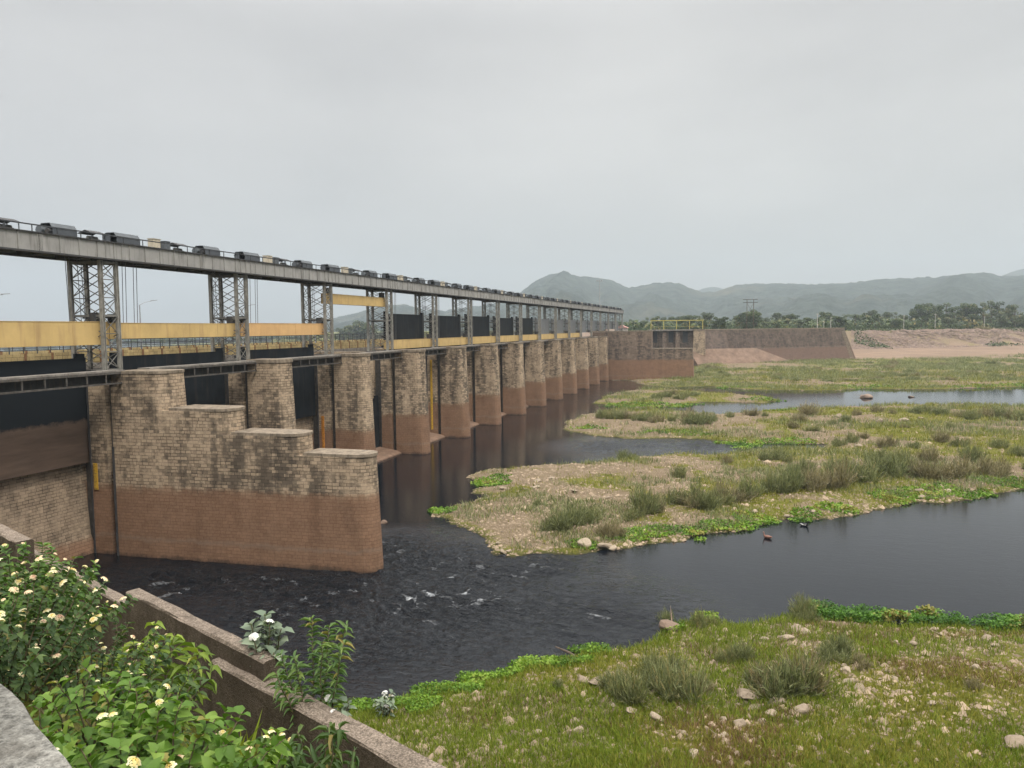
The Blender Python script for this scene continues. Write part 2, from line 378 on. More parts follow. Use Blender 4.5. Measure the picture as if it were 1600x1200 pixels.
def ordn(n):
    if n < 20: return _o1[n]
    if n >= 100: return 'hundred and '+ordn(n-100) if n > 100 else 'hundredth'
    a, b = divmod(n, 10)
    return _t[a]+'ieth' if b == 0 else _t[a]+'y-'+_o1[b]
rng = random.Random(7); nr = np.random.default_rng(7)

# ================================================================== THE SETTING: river bed and banks, water, hills
def poly(pts, z=.3): return np.array([onz(u, v, z)[:2] for u, v in pts])
BANK_A = np.concatenate([poly([(500,1092),(520,1096),(560,1102),(600,1096),(640,1082),(690,1068),(760,1052),(850,1030),(920,1014),(960,1010),(1000,1000),(1025,990),(1040,975),(1062,966),(1100,964),(1160,968),(1215,962),(1240,952),(1290,952),(1330,958),(1410,972),(1470,972),(1540,977),(1600,972),(1800,975)]), np.array([(40, 15), (10, -6), (-9, 3), (-12, 8.6), (-5.3, 9.2)])])
ISLE_B = poly([(668,800),(700,810),(735,822),(760,838),(775,857),(800,862),(850,858),(900,862),(940,854),(1000,847),(1060,840),(1100,830),(1160,824),(1210,810),(1240,803),(1270,806),(1310,802),(1350,795),(1390,788),(1440,780),(1490,784),(1540,770),(1600,762),(1800,745),(2300,700),
    (2300,650),(1900,636),(1600,634),(1500,631),(1400,630),(1330,634),(1270,636),(1180,642),(1120,645),(1060,640),(1000,637),(950,640),(915,645),(888,655),(876,668),(905,674),(940,680),(1000,683),(1050,681),(1100,684),(1150,688),(1180,690),(1230,690),(1290,691),(1290,697),(1230,698),(1180,699),(1150,704),(1110,706),(1060,706),(1000,711),(940,716),(890,721),(830,724),(770,729),(726,740),(742,750),(770,754),(740,760),(732,766),(770,770),(740,778),(700,786)])
ISLE_D = poly([(924,628),(945,617),(975,610),(1010,606),(1050,607),(1090,611),(1140,615),(1190,618),(1222,623),(1190,628),(1140,627),(1100,626),(1070,629),(1045,634),(1000,634),(960,633)])
W0, W1 = np.array([-17., 282.]), np.array([42., 322.])
FAR_E = np.concatenate([poly([(985,592),(1000,599),(1050,603),(1100,601),(1150,605),(1200,607),(1300,608),(1350,605),(1450,606),(1600,602),(1900,598),(2600,596)], .4), np.array([(900, 200), (900, 3000), (-3000, 3000), (-3000, 1500), (-800, 1150), (-420, 720), (-150, 690), (-75, 300), (-60, 283), (-17, 282), (-14, 222), (-30, 218), (-34.5, 217), (-35, 211)])])
GREENE = [BANK_A, ISLE_B, ISLE_D, FAR_E]
def sdf(x, y, P):
    """signed distance, positive inside"""
    n = len(P); d = np.full(x.shape, 1e18); ins = np.zeros(x.shape, bool)
    for i in range(n):
        a = P[i]; b = P[(i+1) % n]; e = b-a
        wx = x-a[0]; wy = y-a[1]; t = np.clip((wx*e[0]+wy*e[1])/(e@e), 0, 1)
        d = np.minimum(d, (wx-e[0]*t)**2+(wy-e[1]*t)**2)
        c1 = (a[1] <= y) & (b[1] > y); c2 = (a[1] > y) & (b[1] <= y); cr_ = e[0]*wy-e[1]*wx
        ins ^= (c1 & (cr_ > 0)) | (c2 & (cr_ < 0))
    d = np.sqrt(d); return np.where(ins, d, -d)
WE, WN = np.array([.9108, -.4128]), np.array([-.4128, -.9108])     # retaining wall: along, and towards the camera
def land(x, y):
    r = np.hypot(x, y)
    wob = (fbm(x*.55, y*.55, 3)-.5)*np.clip(r*.022, .5, 3.0)+(fbm(x*2.3, y*2.3, 5)-.5)*.5
    best = np.full(x.shape, -1e9); idx = np.zeros(x.shape, int)
    for i, P in enumerate(GREENE):
        s = sdf(x, y, P); idx = np.where(s > best, i, idx); best = np.maximum(best, s)
    return best+wob*(best > -6), idx
BD = (W1-W0)/np.linalg.norm(W1-W0); BN = np.array([-BD[1], BD[0]])
def height(x, y, full=False):
    s, idx = land(x, y)
    up = np.where(s > 0, .03+.55*(1-np.exp(-np.maximum(s, 0)*.28)), 0)
    up = up*np.where(idx == 0, 1.35, 1.0)
    rough = (fbm(x*.35, y*.35, 11)-.42)*.9*sstep(.3, 4, s)+(fbm(x*1.6, y*1.6, 12)-.5)*.26*sstep(.1, 1.2, s)
    h = np.where(s > 0, up+rough*.8, np.maximum(-1.3, s*.28-.03))
    # far embankment: sand flat, stone slope, plateau
    bx = x-W0[0]; by = y-W0[1]; al = bx*BD[0]+by*BD[1]; q = bx*BN[0]+by*BN[1]
    q2 = q+(fbm(x*.03, y*.03, 21)-.5)*16+(fbm(x*.15, y*.15, 23)-.5)*4
    hf = np.where(al > 60, 1.4+2.6*sstep(-6, 42, q2)+7.6*sstep(40, 68, q2)+(fbm(x*.2, y*.2, 22)-.5)*1.0*sstep(36, 50, q2), 1.6+10.6*sstep(2.5, 9, q))
    k = sstep(-28, -4, q)*(idx == 3)*(y > 236)*sstep(-5, 8, al+5)
    h = np.where(s > 0, h*(1-k)+hf*k, h)
    # land rises gently towards the hills
    h = np.where((r_ := np.hypot(x, y)) > 700, np.maximum(h, np.where(s > 0, 2.0+sstep(700, 1600, r_)*10, h)), h)
    # the camera's bank: steep planted slope above the retaining wall
    t = x*WE[0]+y*WE[1]; sn = x*WN[0]+y*WN[1]+4.69
    hs = np.interp(sn, [0, .7, 2.0, 3.2, 4.0, 6.0, 30], [9.25, 9.7, 11.2, 12.3, 12.75, 12.95, 13.2])+(fbm(x*1.3, y*1.3, 31)-.5)*.35
    h = np.where((sn > -.12) & (t > -46) & (t < 40), hs, h)
    return (h, s, idx, q, al, sn, t) if full else h
def polar(rs, ths):
    T, RR = np.meshgrid(ths, rs); x = -np.sin(T)*RR; y = np.cos(T)*RR
    nr_, nt_ = len(rs), len(ths); i = np.arange(nr_-1)[:, None]*nt_+np.arange(nt_-1)[None, :]
    return x.ravel(), y.ravel(), np.stack([i, i+nt_, i+nt_+1, i+1], -1).reshape(-1, 4)
ths = np.concatenate([np.linspace(R(-150), R(-30), 60)[:-1], np.linspace(R(-30), R(62), 620), np.linspace(R(62), R(170), 50)[1:]])
rs = np.concatenate([np.linspace(.3, 10, 60)[:-1], np.geomspace(10, 420, 560)[:-1], np.geomspace(420, 4600, 70)])
gx, gy, gf = polar(rs, ths)
gh, gs, gi, gq, gal, gsn, gt = height(gx, gy, True)
shore = np.exp(-(np.maximum(gs, 0)/np.where(gi == 3, 2.5, 1.1))**2)*(gs > -.3)
patch = fbm(gx*.16, gy*.16, 41, 5)
green = np.clip(sstep(.43, .62, patch)*.9+shore*.7, 0, 1)
green = np.where(gi == 0, np.clip(sstep(.30, .50, patch+.10*sstep(4, 10, gx))*.95+shore*.5+sstep(22, 14, np.hypot(gx, gy))*.8, 0, 1), green)
green = np.where((gsn > -.12) & (gt < 40), .6, green)
green = np.where(gi == 1, np.clip(sstep(.50, .66, patch+np.clip((gx-(-8))/160, -.12, .12))*.95+shore*.7, 0, 1), green)
sandy = ((gi == 3) & (gal > 58) & (gq > -4) & (gq < 44))*sstep(-4, 3, gq+(fbm(gx*.1, gy*.1, 9)-.5)*10)
sandy = np.maximum(sandy, (gi == 3)*sstep(.55, .7, fbm(gx*.06, gy*.12, 44))*(gq < 0)*.8)
green = np.where((gi == 3) & (gq < 4), np.clip(sstep(.38, .55, fbm(gx*.07, gy*.12, 47))+.15, 0, 1), green)
green = np.where((gi == 3) & (gal > 58) & (gq > 38) & (gq < 70), .15, np.where((gi == 3) & (gq > 68), .9, green))
me = npmesh('river_bed', np.stack([gx, gy, gh], 1), gf[:, ::-1], smooth=True, extra={'green': green, 'sandy': sandy, 'shore': shore})
m, t, b, o = newmat('bank_ground'); p = geo(t)
g1 = noise(t, p, 3.5, 6, .75); g2 = noise(t, p, .5, 5, .65); g3 = noise(t, p, 11, 4, .8)
grav = mixc(t, ramp(t, g3, (.35, 0.0), (.65, 1.0)), (.085, .064, .04), (.25, .185, .12))
grav = mixc(t, ramp(t, g2, (.4, 0.0), (.65, .6)), grav, (.20, .155, .09))
gras = mixc(t, ramp(t, g1, (.35, 0.0), (.65, 1.0)), (.06, .075, .011), (.18, .17, .03))
gras = mixc(t, ramp(t, g2, (.45, 0.0), (.7, .55)), gras, (.19, .155, .06))
gm = ramp(t, math_(t, 'ADD', math_(t, 'MULTIPLY', attr(t, 'green').outputs['Fac'], .75), math_(t, 'MULTIPLY', g1, .45)), (.42, 0.0), (.66, 1.0))
c = mixc(t, gm, grav, gras)
sand = mixc(t, ramp(t, noise(t, scaled(t, p, (.05, .3, 1)), 1, 5, .6), (.35, 0.0), (.7, 1.0)), (.25, .175, .122), (.16, .115, .083))
c = mixc(t, attr(t, 'sandy').outputs['Fac'], c, sand)
sz = N(t, 'ShaderNodeSeparateXYZ'); t.links.new(p, sz.inputs[0])
wet = ramp(t, sz.outputs[2], (.0, .85), (.16, 0.0))
c = mixc(t, wet, c, (.03, .026, .018))
t.links.new(c, b.inputs['Base Color']); b.inputs['Roughness'].default_value = .95; b.inputs['Specular IOR Level'].default_value = .1
bump(t, b, math_(t, 'ADD', g3, math_(t, 'MULTIPLY', g1, .8)), .9, .12)
ground = tag(obj('river_bed', me, None, 'bank_ground'), kind='structure')

# water: one sheet, choppy where the spill race runs past the first pier
wths = np.concatenate([np.linspace(R(-150), R(-31), 40)[:-1], np.linspace(R(-31), R(62), 700), np.linspace(R(62), R(170), 40)[1:]])
wrs = np.concatenate([np.geomspace(3, 20, 20)[:-1], np.geomspace(20, 130, 520)[:-1], np.geomspace(130, 4500, 160)])
wx, wy, wf = polar(wrs, wths)
def capsule(x, y, a, b_, w_):
    a = np.array(a); b_ = np.array(b_); e = b_-a; s = np.clip(((x-a[0])*e[0]+(y-a[1])*e[1])/(e@e), 0, 1)
    return np.exp(-(((x-a[0]-e[0]*s)**2+(y-a[1]-e[1]*s)**2)/w_**2))
def g0(u, v): return onz(u, v, 0)[:2]
wi = (fbm(wx*.25, wy*.25, 71)-.5)
chop = np.maximum.reduce([capsule(wx, wy, g0(250, 900), g0(480, 930), 3.2), capsule(wx, wy, g0(480, 930), g0(720, 945), 5.5), capsule(wx, wy, g0(610, 860), g0(760, 900), 4.0)*.95,
    capsule(wx, wy, g0(640, 900), g0(930, 970), 4.5)*.85, capsule(wx, wy, g0(480, 1020), g0(760, 980), 4)*.6, capsule(wx, wy, g0(690, 860), g0(860, 885), 2.6)*.7, capsule(wx, wy, g0(950, 697), g0(1090, 694), 5)*.8, capsule(wx, wy, g0(960, 600), g0(930, 625), 9)*.25])
chop = np.clip(chop*(1+wi*1.2), 0, 1)
# flow runs from the near bays out past the nose, then right along the bank
dx, dy = (lambda d: d/np.linalg.norm(d))(g0(800, 960)-g0(400, 915))
fl = wx*dx+wy*dy; fc = -wx*dy+wy*dx
wz = chop*((fbm(fl*1.0, fc*2.4, 51, 4)-.5)*.44+(fbm(fl*2.6, fc*6.0, 52, 3)-.5)*.25)
fo = sstep(.70, .82, fbm(fl*1.1, fc*3.0, 61, 5)+chop*.16-.04)*sstep(.25, .6, chop)
crests = sum(capsule(wx, wy, g0(*a), g0(*b_), w_) for a, b_, w_ in [((742,945),(780,937),.32),((925,962),(950,968),.28),((845,890),(858,886),.22),((628,930),(648,937),.25),((662,972),(684,976),.25),((236,915),(268,911),.5),((250,935),(270,930),.45),((660,925),(668,932),.3),((700,905),(712,900),.25),((728,928),(735,925),.2),((700,995),(706,996),.2),((755,900),(770,897),.18)])
foam = np.clip(fo*.52+crests*.55, 0, 1); wz = wz+np.minimum(crests, 1)*.08
me = npmesh('river_water', np.stack([wx, wy, wz], 1), wf[:, ::-1], smooth=True, extra={'chop': chop, 'foam': foam, 'dist': np.clip(np.hypot(wx, wy)/400, 0, 1)})
m, t, b, o = newmat('river_water'); p = geo(t)
b.inputs['Base Color'].default_value = (.005, .0065, .009, 1); b.inputs['IOR'].default_value = 1.33; b.inputs['Specular IOR Level'].default_value = .42
ca = attr(t, 'chop').outputs['Fac']
fm = N(t, 'ShaderNodeMapping'); fm.inputs['Rotation'].default_value = (0, 0, -math.atan2(dy, dx)); t.links.new(p, fm.inputs['Vector'])
w1 = noise(t, scaled(t, fm.outputs['Vector'], (1.3, 3.2, 1)), 1, 4, .65, .6); w2 = noise(t, scaled(t, fm.outputs['Vector'], (.55, 1.1, 1)), 1, 3, .6); w3 = noise(t, scaled(t, p, (5, 9, 1)), 1, 3, .6)
hsum = math_(t, 'ADD', math_(t, 'MULTIPLY', w1, math_(t, 'ADD', math_(t, 'MULTIPLY', ca, 8.0), .09)), math_(t, 'ADD', math_(t, 'MULTIPLY', w2, .10), math_(t, 'MULTIPLY', w3, .05)))
hsum = math_(t, 'MULTIPLY', hsum, math_(t, 'SUBTRACT', 1.0, math_(t, 'MULTIPLY', attr(t, 'dist').outputs['Fac'], 1.9), clamp=True))
bump(t, b, hsum, .8, .16)
t.links.new(math_(t, 'ADD', math_(t, 'MULTIPLY', ca, .05), .045), b.inputs['Roughness'])
fa = attr(t, 'foam').outputs['Fac']; fn = noise(t, scaled(t, fm.outputs['Vector'], (2.2, 9, 1)), 1, 4, .75)
ff = ramp(t, math_(t, 'ADD', math_(t, 'MULTIPLY', fa, .75), math_(t, 'MULTIPLY', fn, .55)), (.62, 0.0), (1.0, .9))
fd = N(t, 'ShaderNodeBsdfDiffuse'); fd.inputs['Color'].default_value = (.36, .37, .375, 1)
ms = N(t, 'ShaderNodeMixShader'); t.links.new(ff, ms.inputs[0]); t.links.new(b.outputs[0], ms.inputs[1]); t.links.new(fd.outputs[0], ms.inputs[2]); t.links.new(ms.outputs[0], o.inputs['Surface'])
tag(obj('river_water', me, None, 'river_water'), kind='structure')

# hills: a ridge some 2.6 km off, seen through the air
hth = np.linspace(R(-75), R(75), 900); hrs = np.linspace(1250, 4300, 90)
hx, hy, hf_ = polar(hrs, hth)
def azu(u): return -(math.atan((u-800)/FOC)-HEAD)            # polar angle (positive to the left of +Y)
HP = [(-900,505),(200,512),(380,512),(470,506),(520,498),(555,489),(600,477),(635,475),(660,483),(700,486),(735,480),(780,473),(812,458),(835,440),(858,429),(872,426),(895,429),(915,432),(935,434),(958,438),(975,446),(985,449),(1005,446),(1030,442),(1047,440),(1062,443),(1078,450),(1092,456),(1115,456),(1135,450),(1150,445),(1180,443),(1230,443),(1285,443),(1320,443),(1345,440),(1390,436),(1420,435),(1445,433),(1480,431),(1510,426),(1535,425),(1555,429),(1580,432),(1620,431),(1700,428),(1900,440),(2300,450)]
HU = np.array([azu(u) for u, v in HP])[::-1]
HZ = np.array([(proj((-math.sin(azu(u))*1e6, math.cos(azu(u))*1e6, CAM_H))[1]-v)/FOC*2600*math.cos(azu(u)-HEAD)+CAM_H for u, v in HP])[::-1]
thv = np.arctan2(-hx, hy); rv = np.hypot(hx, hy)
pk = np.interp(thv, HU, HZ)
spur = (fbm(thv*22, rv*.0022, 81, 5)-.5)
prof = np.interp(rv, [1250, 1500, 2600, 3400, 4300], [0, .12, 1, .7, .2])
prof = np.where(rv < 2590, np.clip(prof+spur*.55*sstep(1300, 1700, rv)*sstep(2600, 2150, rv), 0, .98), prof)
hz = 2+np.maximum(pk-2, 0)*prof+(fbm(hx*.07, hy*.07, 84, 3)-.5)*9*sstep(1500, 2000, rv)+(fbm(hx*.02, hy*.02, 82, 4)-.5)*10*sstep(1300, 1600, rv)
far = np.maximum.reduce([np.exp(-((thv-azu(1112))/.06)**2)*226, np.exp(-((thv-azu(1610))/.08)**2)*268])*np.exp(-((rv-4050)/300)**2)
hz = np.maximum(hz, far*.95)
me = npmesh('hills', np.stack([hx, hy, hz], 1), hf_[:, ::-1], smooth=True)
m, t, b, o = newmat('hill_forest'); p = geo(t)
hn = noise(t, p, .03, 6, .75); hn2 = noise(t, p, .004, 4, .6)
c = mixc(t, ramp(t, hn, (.38, 0.0), (.62, 1.0)), (.010, .018, .016), (.062, .078, .068))
c = mixc(t, ramp(t, hn2, (.55, 0.0), (.75, .5)), c, (.15, .125, .08))
t.links.new(c, b.inputs['Base Color']); b.inputs['Roughness'].default_value = 1; b.inputs['Specular IOR Level'].default_value = 0
bump(t, b, hn, 1, 14)
tag(obj('hills', me, None, 'hill_forest'), kind='structure')

# ================================================================== THE DAM
PITCH_Y = 14.0; Y1 = 41.27
HALF = 1.0
def PY(n): return Y1+PITCH_Y*(n-1)
ZT = 12.0
def pier_outline(nose_x, half=HALF, blunt=.85, side=0.0):
    """plan of a pier, run upstream (-x) to the nose (+x), with stop-log and gate slots; counter-clockwise"""
    h2 = half+.06
    s = [(-50, -half), (-42.0, -half), (-42.0, -half+.5), (-41.2, -half+.5), (-41.2, -half), (-39.75, -half), (-39.75, -half+.5), (-39.2, -half+.5), (-39.2, -h2), (-38.3, -h2)]
    k = 10; arc = []
    for i in range(k+1):
        a = -math.pi/2+math.pi*i/k
        arc.append((nose_x-blunt+blunt*math.cos(a)**.8 if abs(math.cos(a)) > 1e-6 else nose_x-blunt, h2*math.sin(a)))
    return s+arc+[(x, -y) for x, y in s[::-1]]
def ring(out, z, shift=0.0, only=-39.0):
    return [(x+(shift if x > only else 0), y, z) for x, y in out]
def cope(out, z0, z1, x0, g=.07):
    pts = [(x, y) for x, y in out if x > x0]
    pts = [(x0, pts[0][1])]+pts+[(x0, pts[-1][1])]
    cx = sum(p[0] for p in pts)/len(pts); cy = sum(p[1] for p in pts)/len(pts); q = [(x+(g if x > cx else 0), y+(g if y > cy else -g)) for x, y in pts]
    return MB().prism(q, z0, z1)
PIER_LOC = lambda n: (0, PY(n), 0)
# first pier: long stepped training wall
r1 = thing('masonry_pier', PIER_LOC(1), 'nearest masonry pier, drawn out downstream into a long wall with three stepped tops', 'pier', 'masonry piers of the barrage')
lv = [(-1.6, 7.0, -20.95, -21.3, 1.2), (7.0, 8.15, -25.7, -25.75, 1.0), (8.15, 9.6, -30.6, -30.65, 1.0), (9.6, ZT-.05, -35.05, -35.2, 1.0)]
mb = MB()
def out1(x, bl):
    r_ = []
    for px_, py_ in pier_outline(x, half=1.3, blunt=bl):
        k = max(0.0, min(1.0, (px_+38.3)/17.3)); r_.append((px_, py_*(1-.34*k)+.45*k))
    return r_
for z0, z1, xa, xb, bl in lv:
    mb.loft([ring(out1(xa, bl), z0), ring(out1(xb, bl), z1)])
mb.build('body', 'pier_stone', r1)
for (z0, z1, xa, xb, bl), x0 in zip(lv, (-25.7, -30.6, -35.0, -39.15)):
    o_ = cope(out1(xb, bl), z1, z1+.17, x0+.02, .05).build('coping', 'coping', r1)
MB().box(-41.19, -41.08, -1.36, -1.30, -1, 11.4).build('guide_rail', 'dark_steel', r1)
MB().box(-39.22, -39.1, -1.47, -1.39, -1, 7.2).build('guide_rail', 'dark_steel', r1)
def lining(root, half):
    for x0, x1 in ((-41.98, -41.22), (-39.73, -39.22)):
        for s in (-1, 1):
            y0, y1 = sorted((s*(half-.49), s*(half-.40)))
            MB().box(x0, x1, y0, y1, -1.2, 11.6).build('groove_lining', 'old_steel', root)
lining(r1, 1.3)
# ordinary piers, two to seventeen
r2 = thing('masonry_pier', PIER_LOC(2), 'second masonry pier, half hidden behind the stepped first pier', 'pier', 'masonry piers of the barrage')
po = pier_outline(-35.35); 
MB().loft([ring(po, -1.6), ring(po, ZT, -.55)]).build('body', 'pier_stone', r2)
cope([(x-.55 if x > -39 else x, y) for x, y in po], ZT, ZT+.28, -39.18, .06).build('coping', 'coping', r2)
for s in (-1, 1): MB().box(-41.19, -41.08, s*HALF-.05+s*.01, s*HALF+.05+s*.01, -1, 11.4).build('guide_rail', 'dark_steel', r2)
lining(r2, HALF)
for n in range(3, 18):
    dup(r2, PIER_LOC(n), f'{ordn(n)} masonry pier from the near stepped pier, '+('standing in dark water with silt-brown foot' if n < 14 else 'behind the far stone training wall'))
# pier zero and abutment below the camera's left
r0 = dup(r2, PIER_LOC(0), 'masonry pier before the stepped one, on the left behind the planted slope')

# weirs and sills
for n in range(0, 17):
    y0, y1 = PY(n)+HALF, PY(n+1)-HALF
    mb = MB()
    if n < 3:
        prof_ = [(-50, -1.6), (-50, 5.2), (-46, 6.1), (-42.35, 6.25), (-42.1, 6.0), (-41.75, 1.2), (-41.2, -.2), (-39.8, -1.6)]
        nm, mt, lb = 'spillway_weir', 'weir_stone', ['coursed stone weir under the raised gate of the nearest bay', 'coursed stone weir hidden behind the stepped pier, second bay', 'stone weir under the raised black gate of the third bay'][n]
    else:
        prof_ = [(-50, -1.6), (-50, .9), (-41.5, .75), (-39.0, .32), (-38.6, .12), (-38.5, -1.6)]
        nm, mt, lb = 'sill_slab', 'apron_slab', f'brown sloping concrete sill at the water in bay {ordn(n+1)} from the near end'
        lb = lb.replace(f'bay {ordn(n+1)}', f'the {ordn(n+1)} bay')
    mb.loft([[(x, y0, z) for x, z in prof_], [(x, y1, z) for x, z in prof_]])
    o_ = mb.build(nm, mt); tag(o_, lb, 'weir' if n < 3 else 'sill', 'weirs and sills between the piers')

# gates
GATE_H = 6.9
def gate_parts(root, mat, wid):
    sp = MB().box(-.12, .02, -wid, wid, 0, GATE_H).build('skin_plate', mat, root)
    for yy in (-wid+.45, wid-.45): MB().box(-.16, .05, yy-.35, yy+.35, GATE_H, GATE_H+.28).build('lifting_lug', mat, sp)
    m2 = MB()
    for k in range(6): m2.box(-.5, -.122, -wid, wid, .5+k*1.15, .72+k*1.15)
    m2.build('stiffener', 'dark_steel', sp)
gw = PITCH_Y/2-HALF-.03
protos = {}
for n in range(0, 17):
    zb = 6.06 if n < 3 else (-.3 if n == 3 else 9.72+rng.uniform(-.12, .1))
    if 13 <= n: zb = 9.6
    mt = 'gate_silted' if n == 0 else 'gate_black' if n < 9 else 'gate_reflect_grey'
    if n < 3: lb = ['half-lowered gate of the nearest bay, its lower plate coated brown with silt', 'half-lowered black gate just behind the stepped first pier', 'half-lowered black gate between the second and third piers'][n]
    elif n == 3: lb = 'fully closed black gate reaching the water between third and fourth piers'
    else: lb = f'{"black" if n < 9 else "reflection-painted grey"} gate raised above the deck in the {ordn(n+1)} bay from the near end'
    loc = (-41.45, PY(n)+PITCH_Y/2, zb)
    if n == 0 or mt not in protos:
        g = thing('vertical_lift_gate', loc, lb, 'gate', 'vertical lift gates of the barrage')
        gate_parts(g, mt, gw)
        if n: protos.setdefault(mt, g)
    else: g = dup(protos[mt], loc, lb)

# counterweights with their sheaves and ropes
def counterweight(n, zb, h, mat, lb):
    y0 = PY(n)+.32; y1 = PY(n+1)+.12; c_ = thing('counterweight', (-40.95, (y0+y1)/2, zb), lb, 'counterweight', 'counterweight beams of the gates')
    hl = (y1-y0)/2; d = .3
    bm_ = MB().box(-d, d, -hl, hl, 0, h)
    for k in range(1, 5): bm_.box(d-.01, d+.018, -hl+2*hl*k/5-.05, -hl+2*hl*k/5+.05, .0, h)
    bm_.box(-d-.03, d+.03, -hl, hl, h-.01, h+.03)
    bm_ = bm_.build('beam', mat, c_, bevel=.012)
    if n == 0: MB().box(-d-.02, d+.02, hl+.001, hl+.06, -.05, h+.04).build('end_plate', mat, bm_)
    for s in (-1, 1):
        if n < 14:
            MB().box(-.22, .22, s*(hl-.65)-.3, s*(hl-.65)+.3, h, h+.62).build('sheave_block', 'dark_steel', bm_)
        if zb+h < 18:
            for k in (0, .3, .95, 1.25):
                MB().bar((.05*(k > .5), s*(hl-1.5-k), h), (.05*(k > .5), s*(hl-1.62-k), 19.4-zb), .03).build('rope', 'rope_steel', c_)
counterweight(0, 13.8, 1.5, 'yellow_paint', 'deep yellow counterweight beam over the nearest bay at the left')
counterweight(1, 14.17, 1.06, 'yellow_paint', 'yellow counterweight beam between the first and second lattice towers')
counterweight(2, 14.17, 1.1, 'peach_paint', 'peach-yellow counterweight beam between the second and third lattice towers')
counterweight(3, 17.32, 1.02, 'yellow_paint', 'yellow counterweight beam hoisted highest, close under the girder')
for n in range(4, 17):
    mt = 'yellow_paint' if n < 12 else 'pale_pink_paint'
    counterweight(n, 12.25 if n != 15 else 13.0, 1.08, mt, f'low {"yellow" if n < 12 else "pale pink"} counterweight beam at deck level in the {ordn(n+1)} bay')

# lattice towers
def tower(root, z0=12.0, z1=19.33):
    xs = (0, -2.5); ys = (-.65, .65)
    for x in xs:
        for y in ys:
            mb = MB().box(x-.13, x+.13, y-.1, y-.07, z0, z1).box(x-.13, x+.13, y+.07, y+.1, z0, z1).box(x-.02, x+.02, y-.07, y+.07, z0, z1)
            lg = mb.build('leg', 'leg_paint', root, loc=(0, 0, -z0))
            MB().box(x-.25, x+.25, y-.22, y+.22, z0-.02, z0+.06).build('base_plate', 'dark_steel', lg)
    mb = MB(); nz_ = 6; dz = (z1-z0-.2)/nz_
    for k in range(nz_+1):
        z = z0+.15+dz*k if k < nz_ else z1-.12
        t_ = .14 if k in (3, 6) else .06
        for x in xs: mb.bar((x, ys[0], z), (x, ys[1], z), t_)
        if k % 3 == 0:
            for y in ys: mb.bar((xs[0], y, z), (xs[1], y, z), t_)
        if k < nz_:
            zt = z+dz
            for x in xs:
                mb.bar((x+.03, ys[0], z), (x+.03, ys[1], zt), .042); mb.bar((x-.03, ys[1], z), (x-.03, ys[0], zt), .042)
            for y in ys:
                mb.bar((xs[0], y+.03, z), (xs[1], y+.03, zt), .05); mb.bar((xs[1], y-.03, z), (xs[0], y-.03, zt), .05)
    mb.build('bracing', 'brace_steel', root, loc=(0, 0, -z0))
    MB().box(-2.45, -.05, .12, .5, 15.55, 15.75).build('platform', 'dark_steel', root, loc=(0, 0, -z0))
tw = thing('lattice_tower', (-40.27, PY(1), 12.0), 'nearest steel lattice tower, on the stepped first pier', 'tower', 'lattice towers carrying the hoist girder')
tower(tw)
for n in range(0, 18):
    if n == 1: continue
    dup(tw, (-40.27, PY(n), 12.0), f'{ordn(n) if n else "off-frame"} steel lattice tower from the near end, on its pier under the girder' if n else 'steel lattice tower on the pier left of the stepped one, near end')

# the hoist girder along the tower heads
GX0, GX1, GZ0, GZ1 = -43.0, -40.0, 19.36, 20.5
gy0, gy1 = 20.0, PY(17)+1.6
hg = thing('hoist_girder', (GX1, gy0, GZ0), 'long grey plate girder carried on the lattice towers along the whole barrage', 'girder')
gl = (-GX1, -gy0, -GZ0)
for x in (GX1-.16, GX0):
    mb = MB().box(x, x+.16, gy0, gy1, GZ0+.1, GZ1)
    y = gy0+.4
    while y < gy1 and x > -41:
        d = min(abs((y-Y1) % PITCH_Y), abs(PITCH_Y-(y-Y1) % PITCH_Y))
        mb.box(GX1-.004, GX1+.07, y, y+.035, GZ0+.1, GZ1); y += .68 if d < 1.2 else 1.42
    mb.build('web_plate', 'girder_paint', hg, loc=gl)
    MB().box(x-.16, x+.26, gy0, gy1, GZ0, GZ0+.1).build('lower_flange', 'dark_steel', hg, loc=gl)
mb = MB().box(GX0+.17, GX1-.17, gy0, gy1, GZ0+.45, GZ0+.6)
for k in range(int((gy1-gy0)/2.8)): mb.box(GX0+.17, GX1-.17, gy0+k*2.8, gy0+k*2.8+.2, GZ0+.02, GZ0+.455)
mb.build('floor_plate', 'dark_steel', hg, loc=gl)
MB().box(GX0-.15, GX1+.12, gy0, gy1, GZ1, GZ1+.07).build('top_deck', 'dark_steel', hg, loc=gl)
mb = MB(); zr = GZ1+.52
mb.bar((GX1-.3, gy0, zr), (GX1-.3, gy1, zr), .07)
for k in range(int((gy1-gy0)/1.75)): mb.bar((GX1-.3, gy0+k*1.75, GZ1+.07), (GX1-.3, gy0+k*1.75, zr), .045)
mb.build('handrail', 'rail_steel', hg, loc=gl)
for n in range(0, 17):
    yl = PY(n)+8.9 if n else 35.9
    mb = MB()
    for s in (-.16, .16): mb.bar((GX1+.1, yl+s, GZ0+.15), (GX1+.1, yl+s, GZ1-.1), .025)
    for k in range(6): mb.bar((GX1+.1, yl-.16, GZ0+.25+k*.16), (GX1+.1, yl+.16, GZ0+.25+k*.16), .02)
    mb.build('ladder', 'girder_paint', hg, loc=gl)

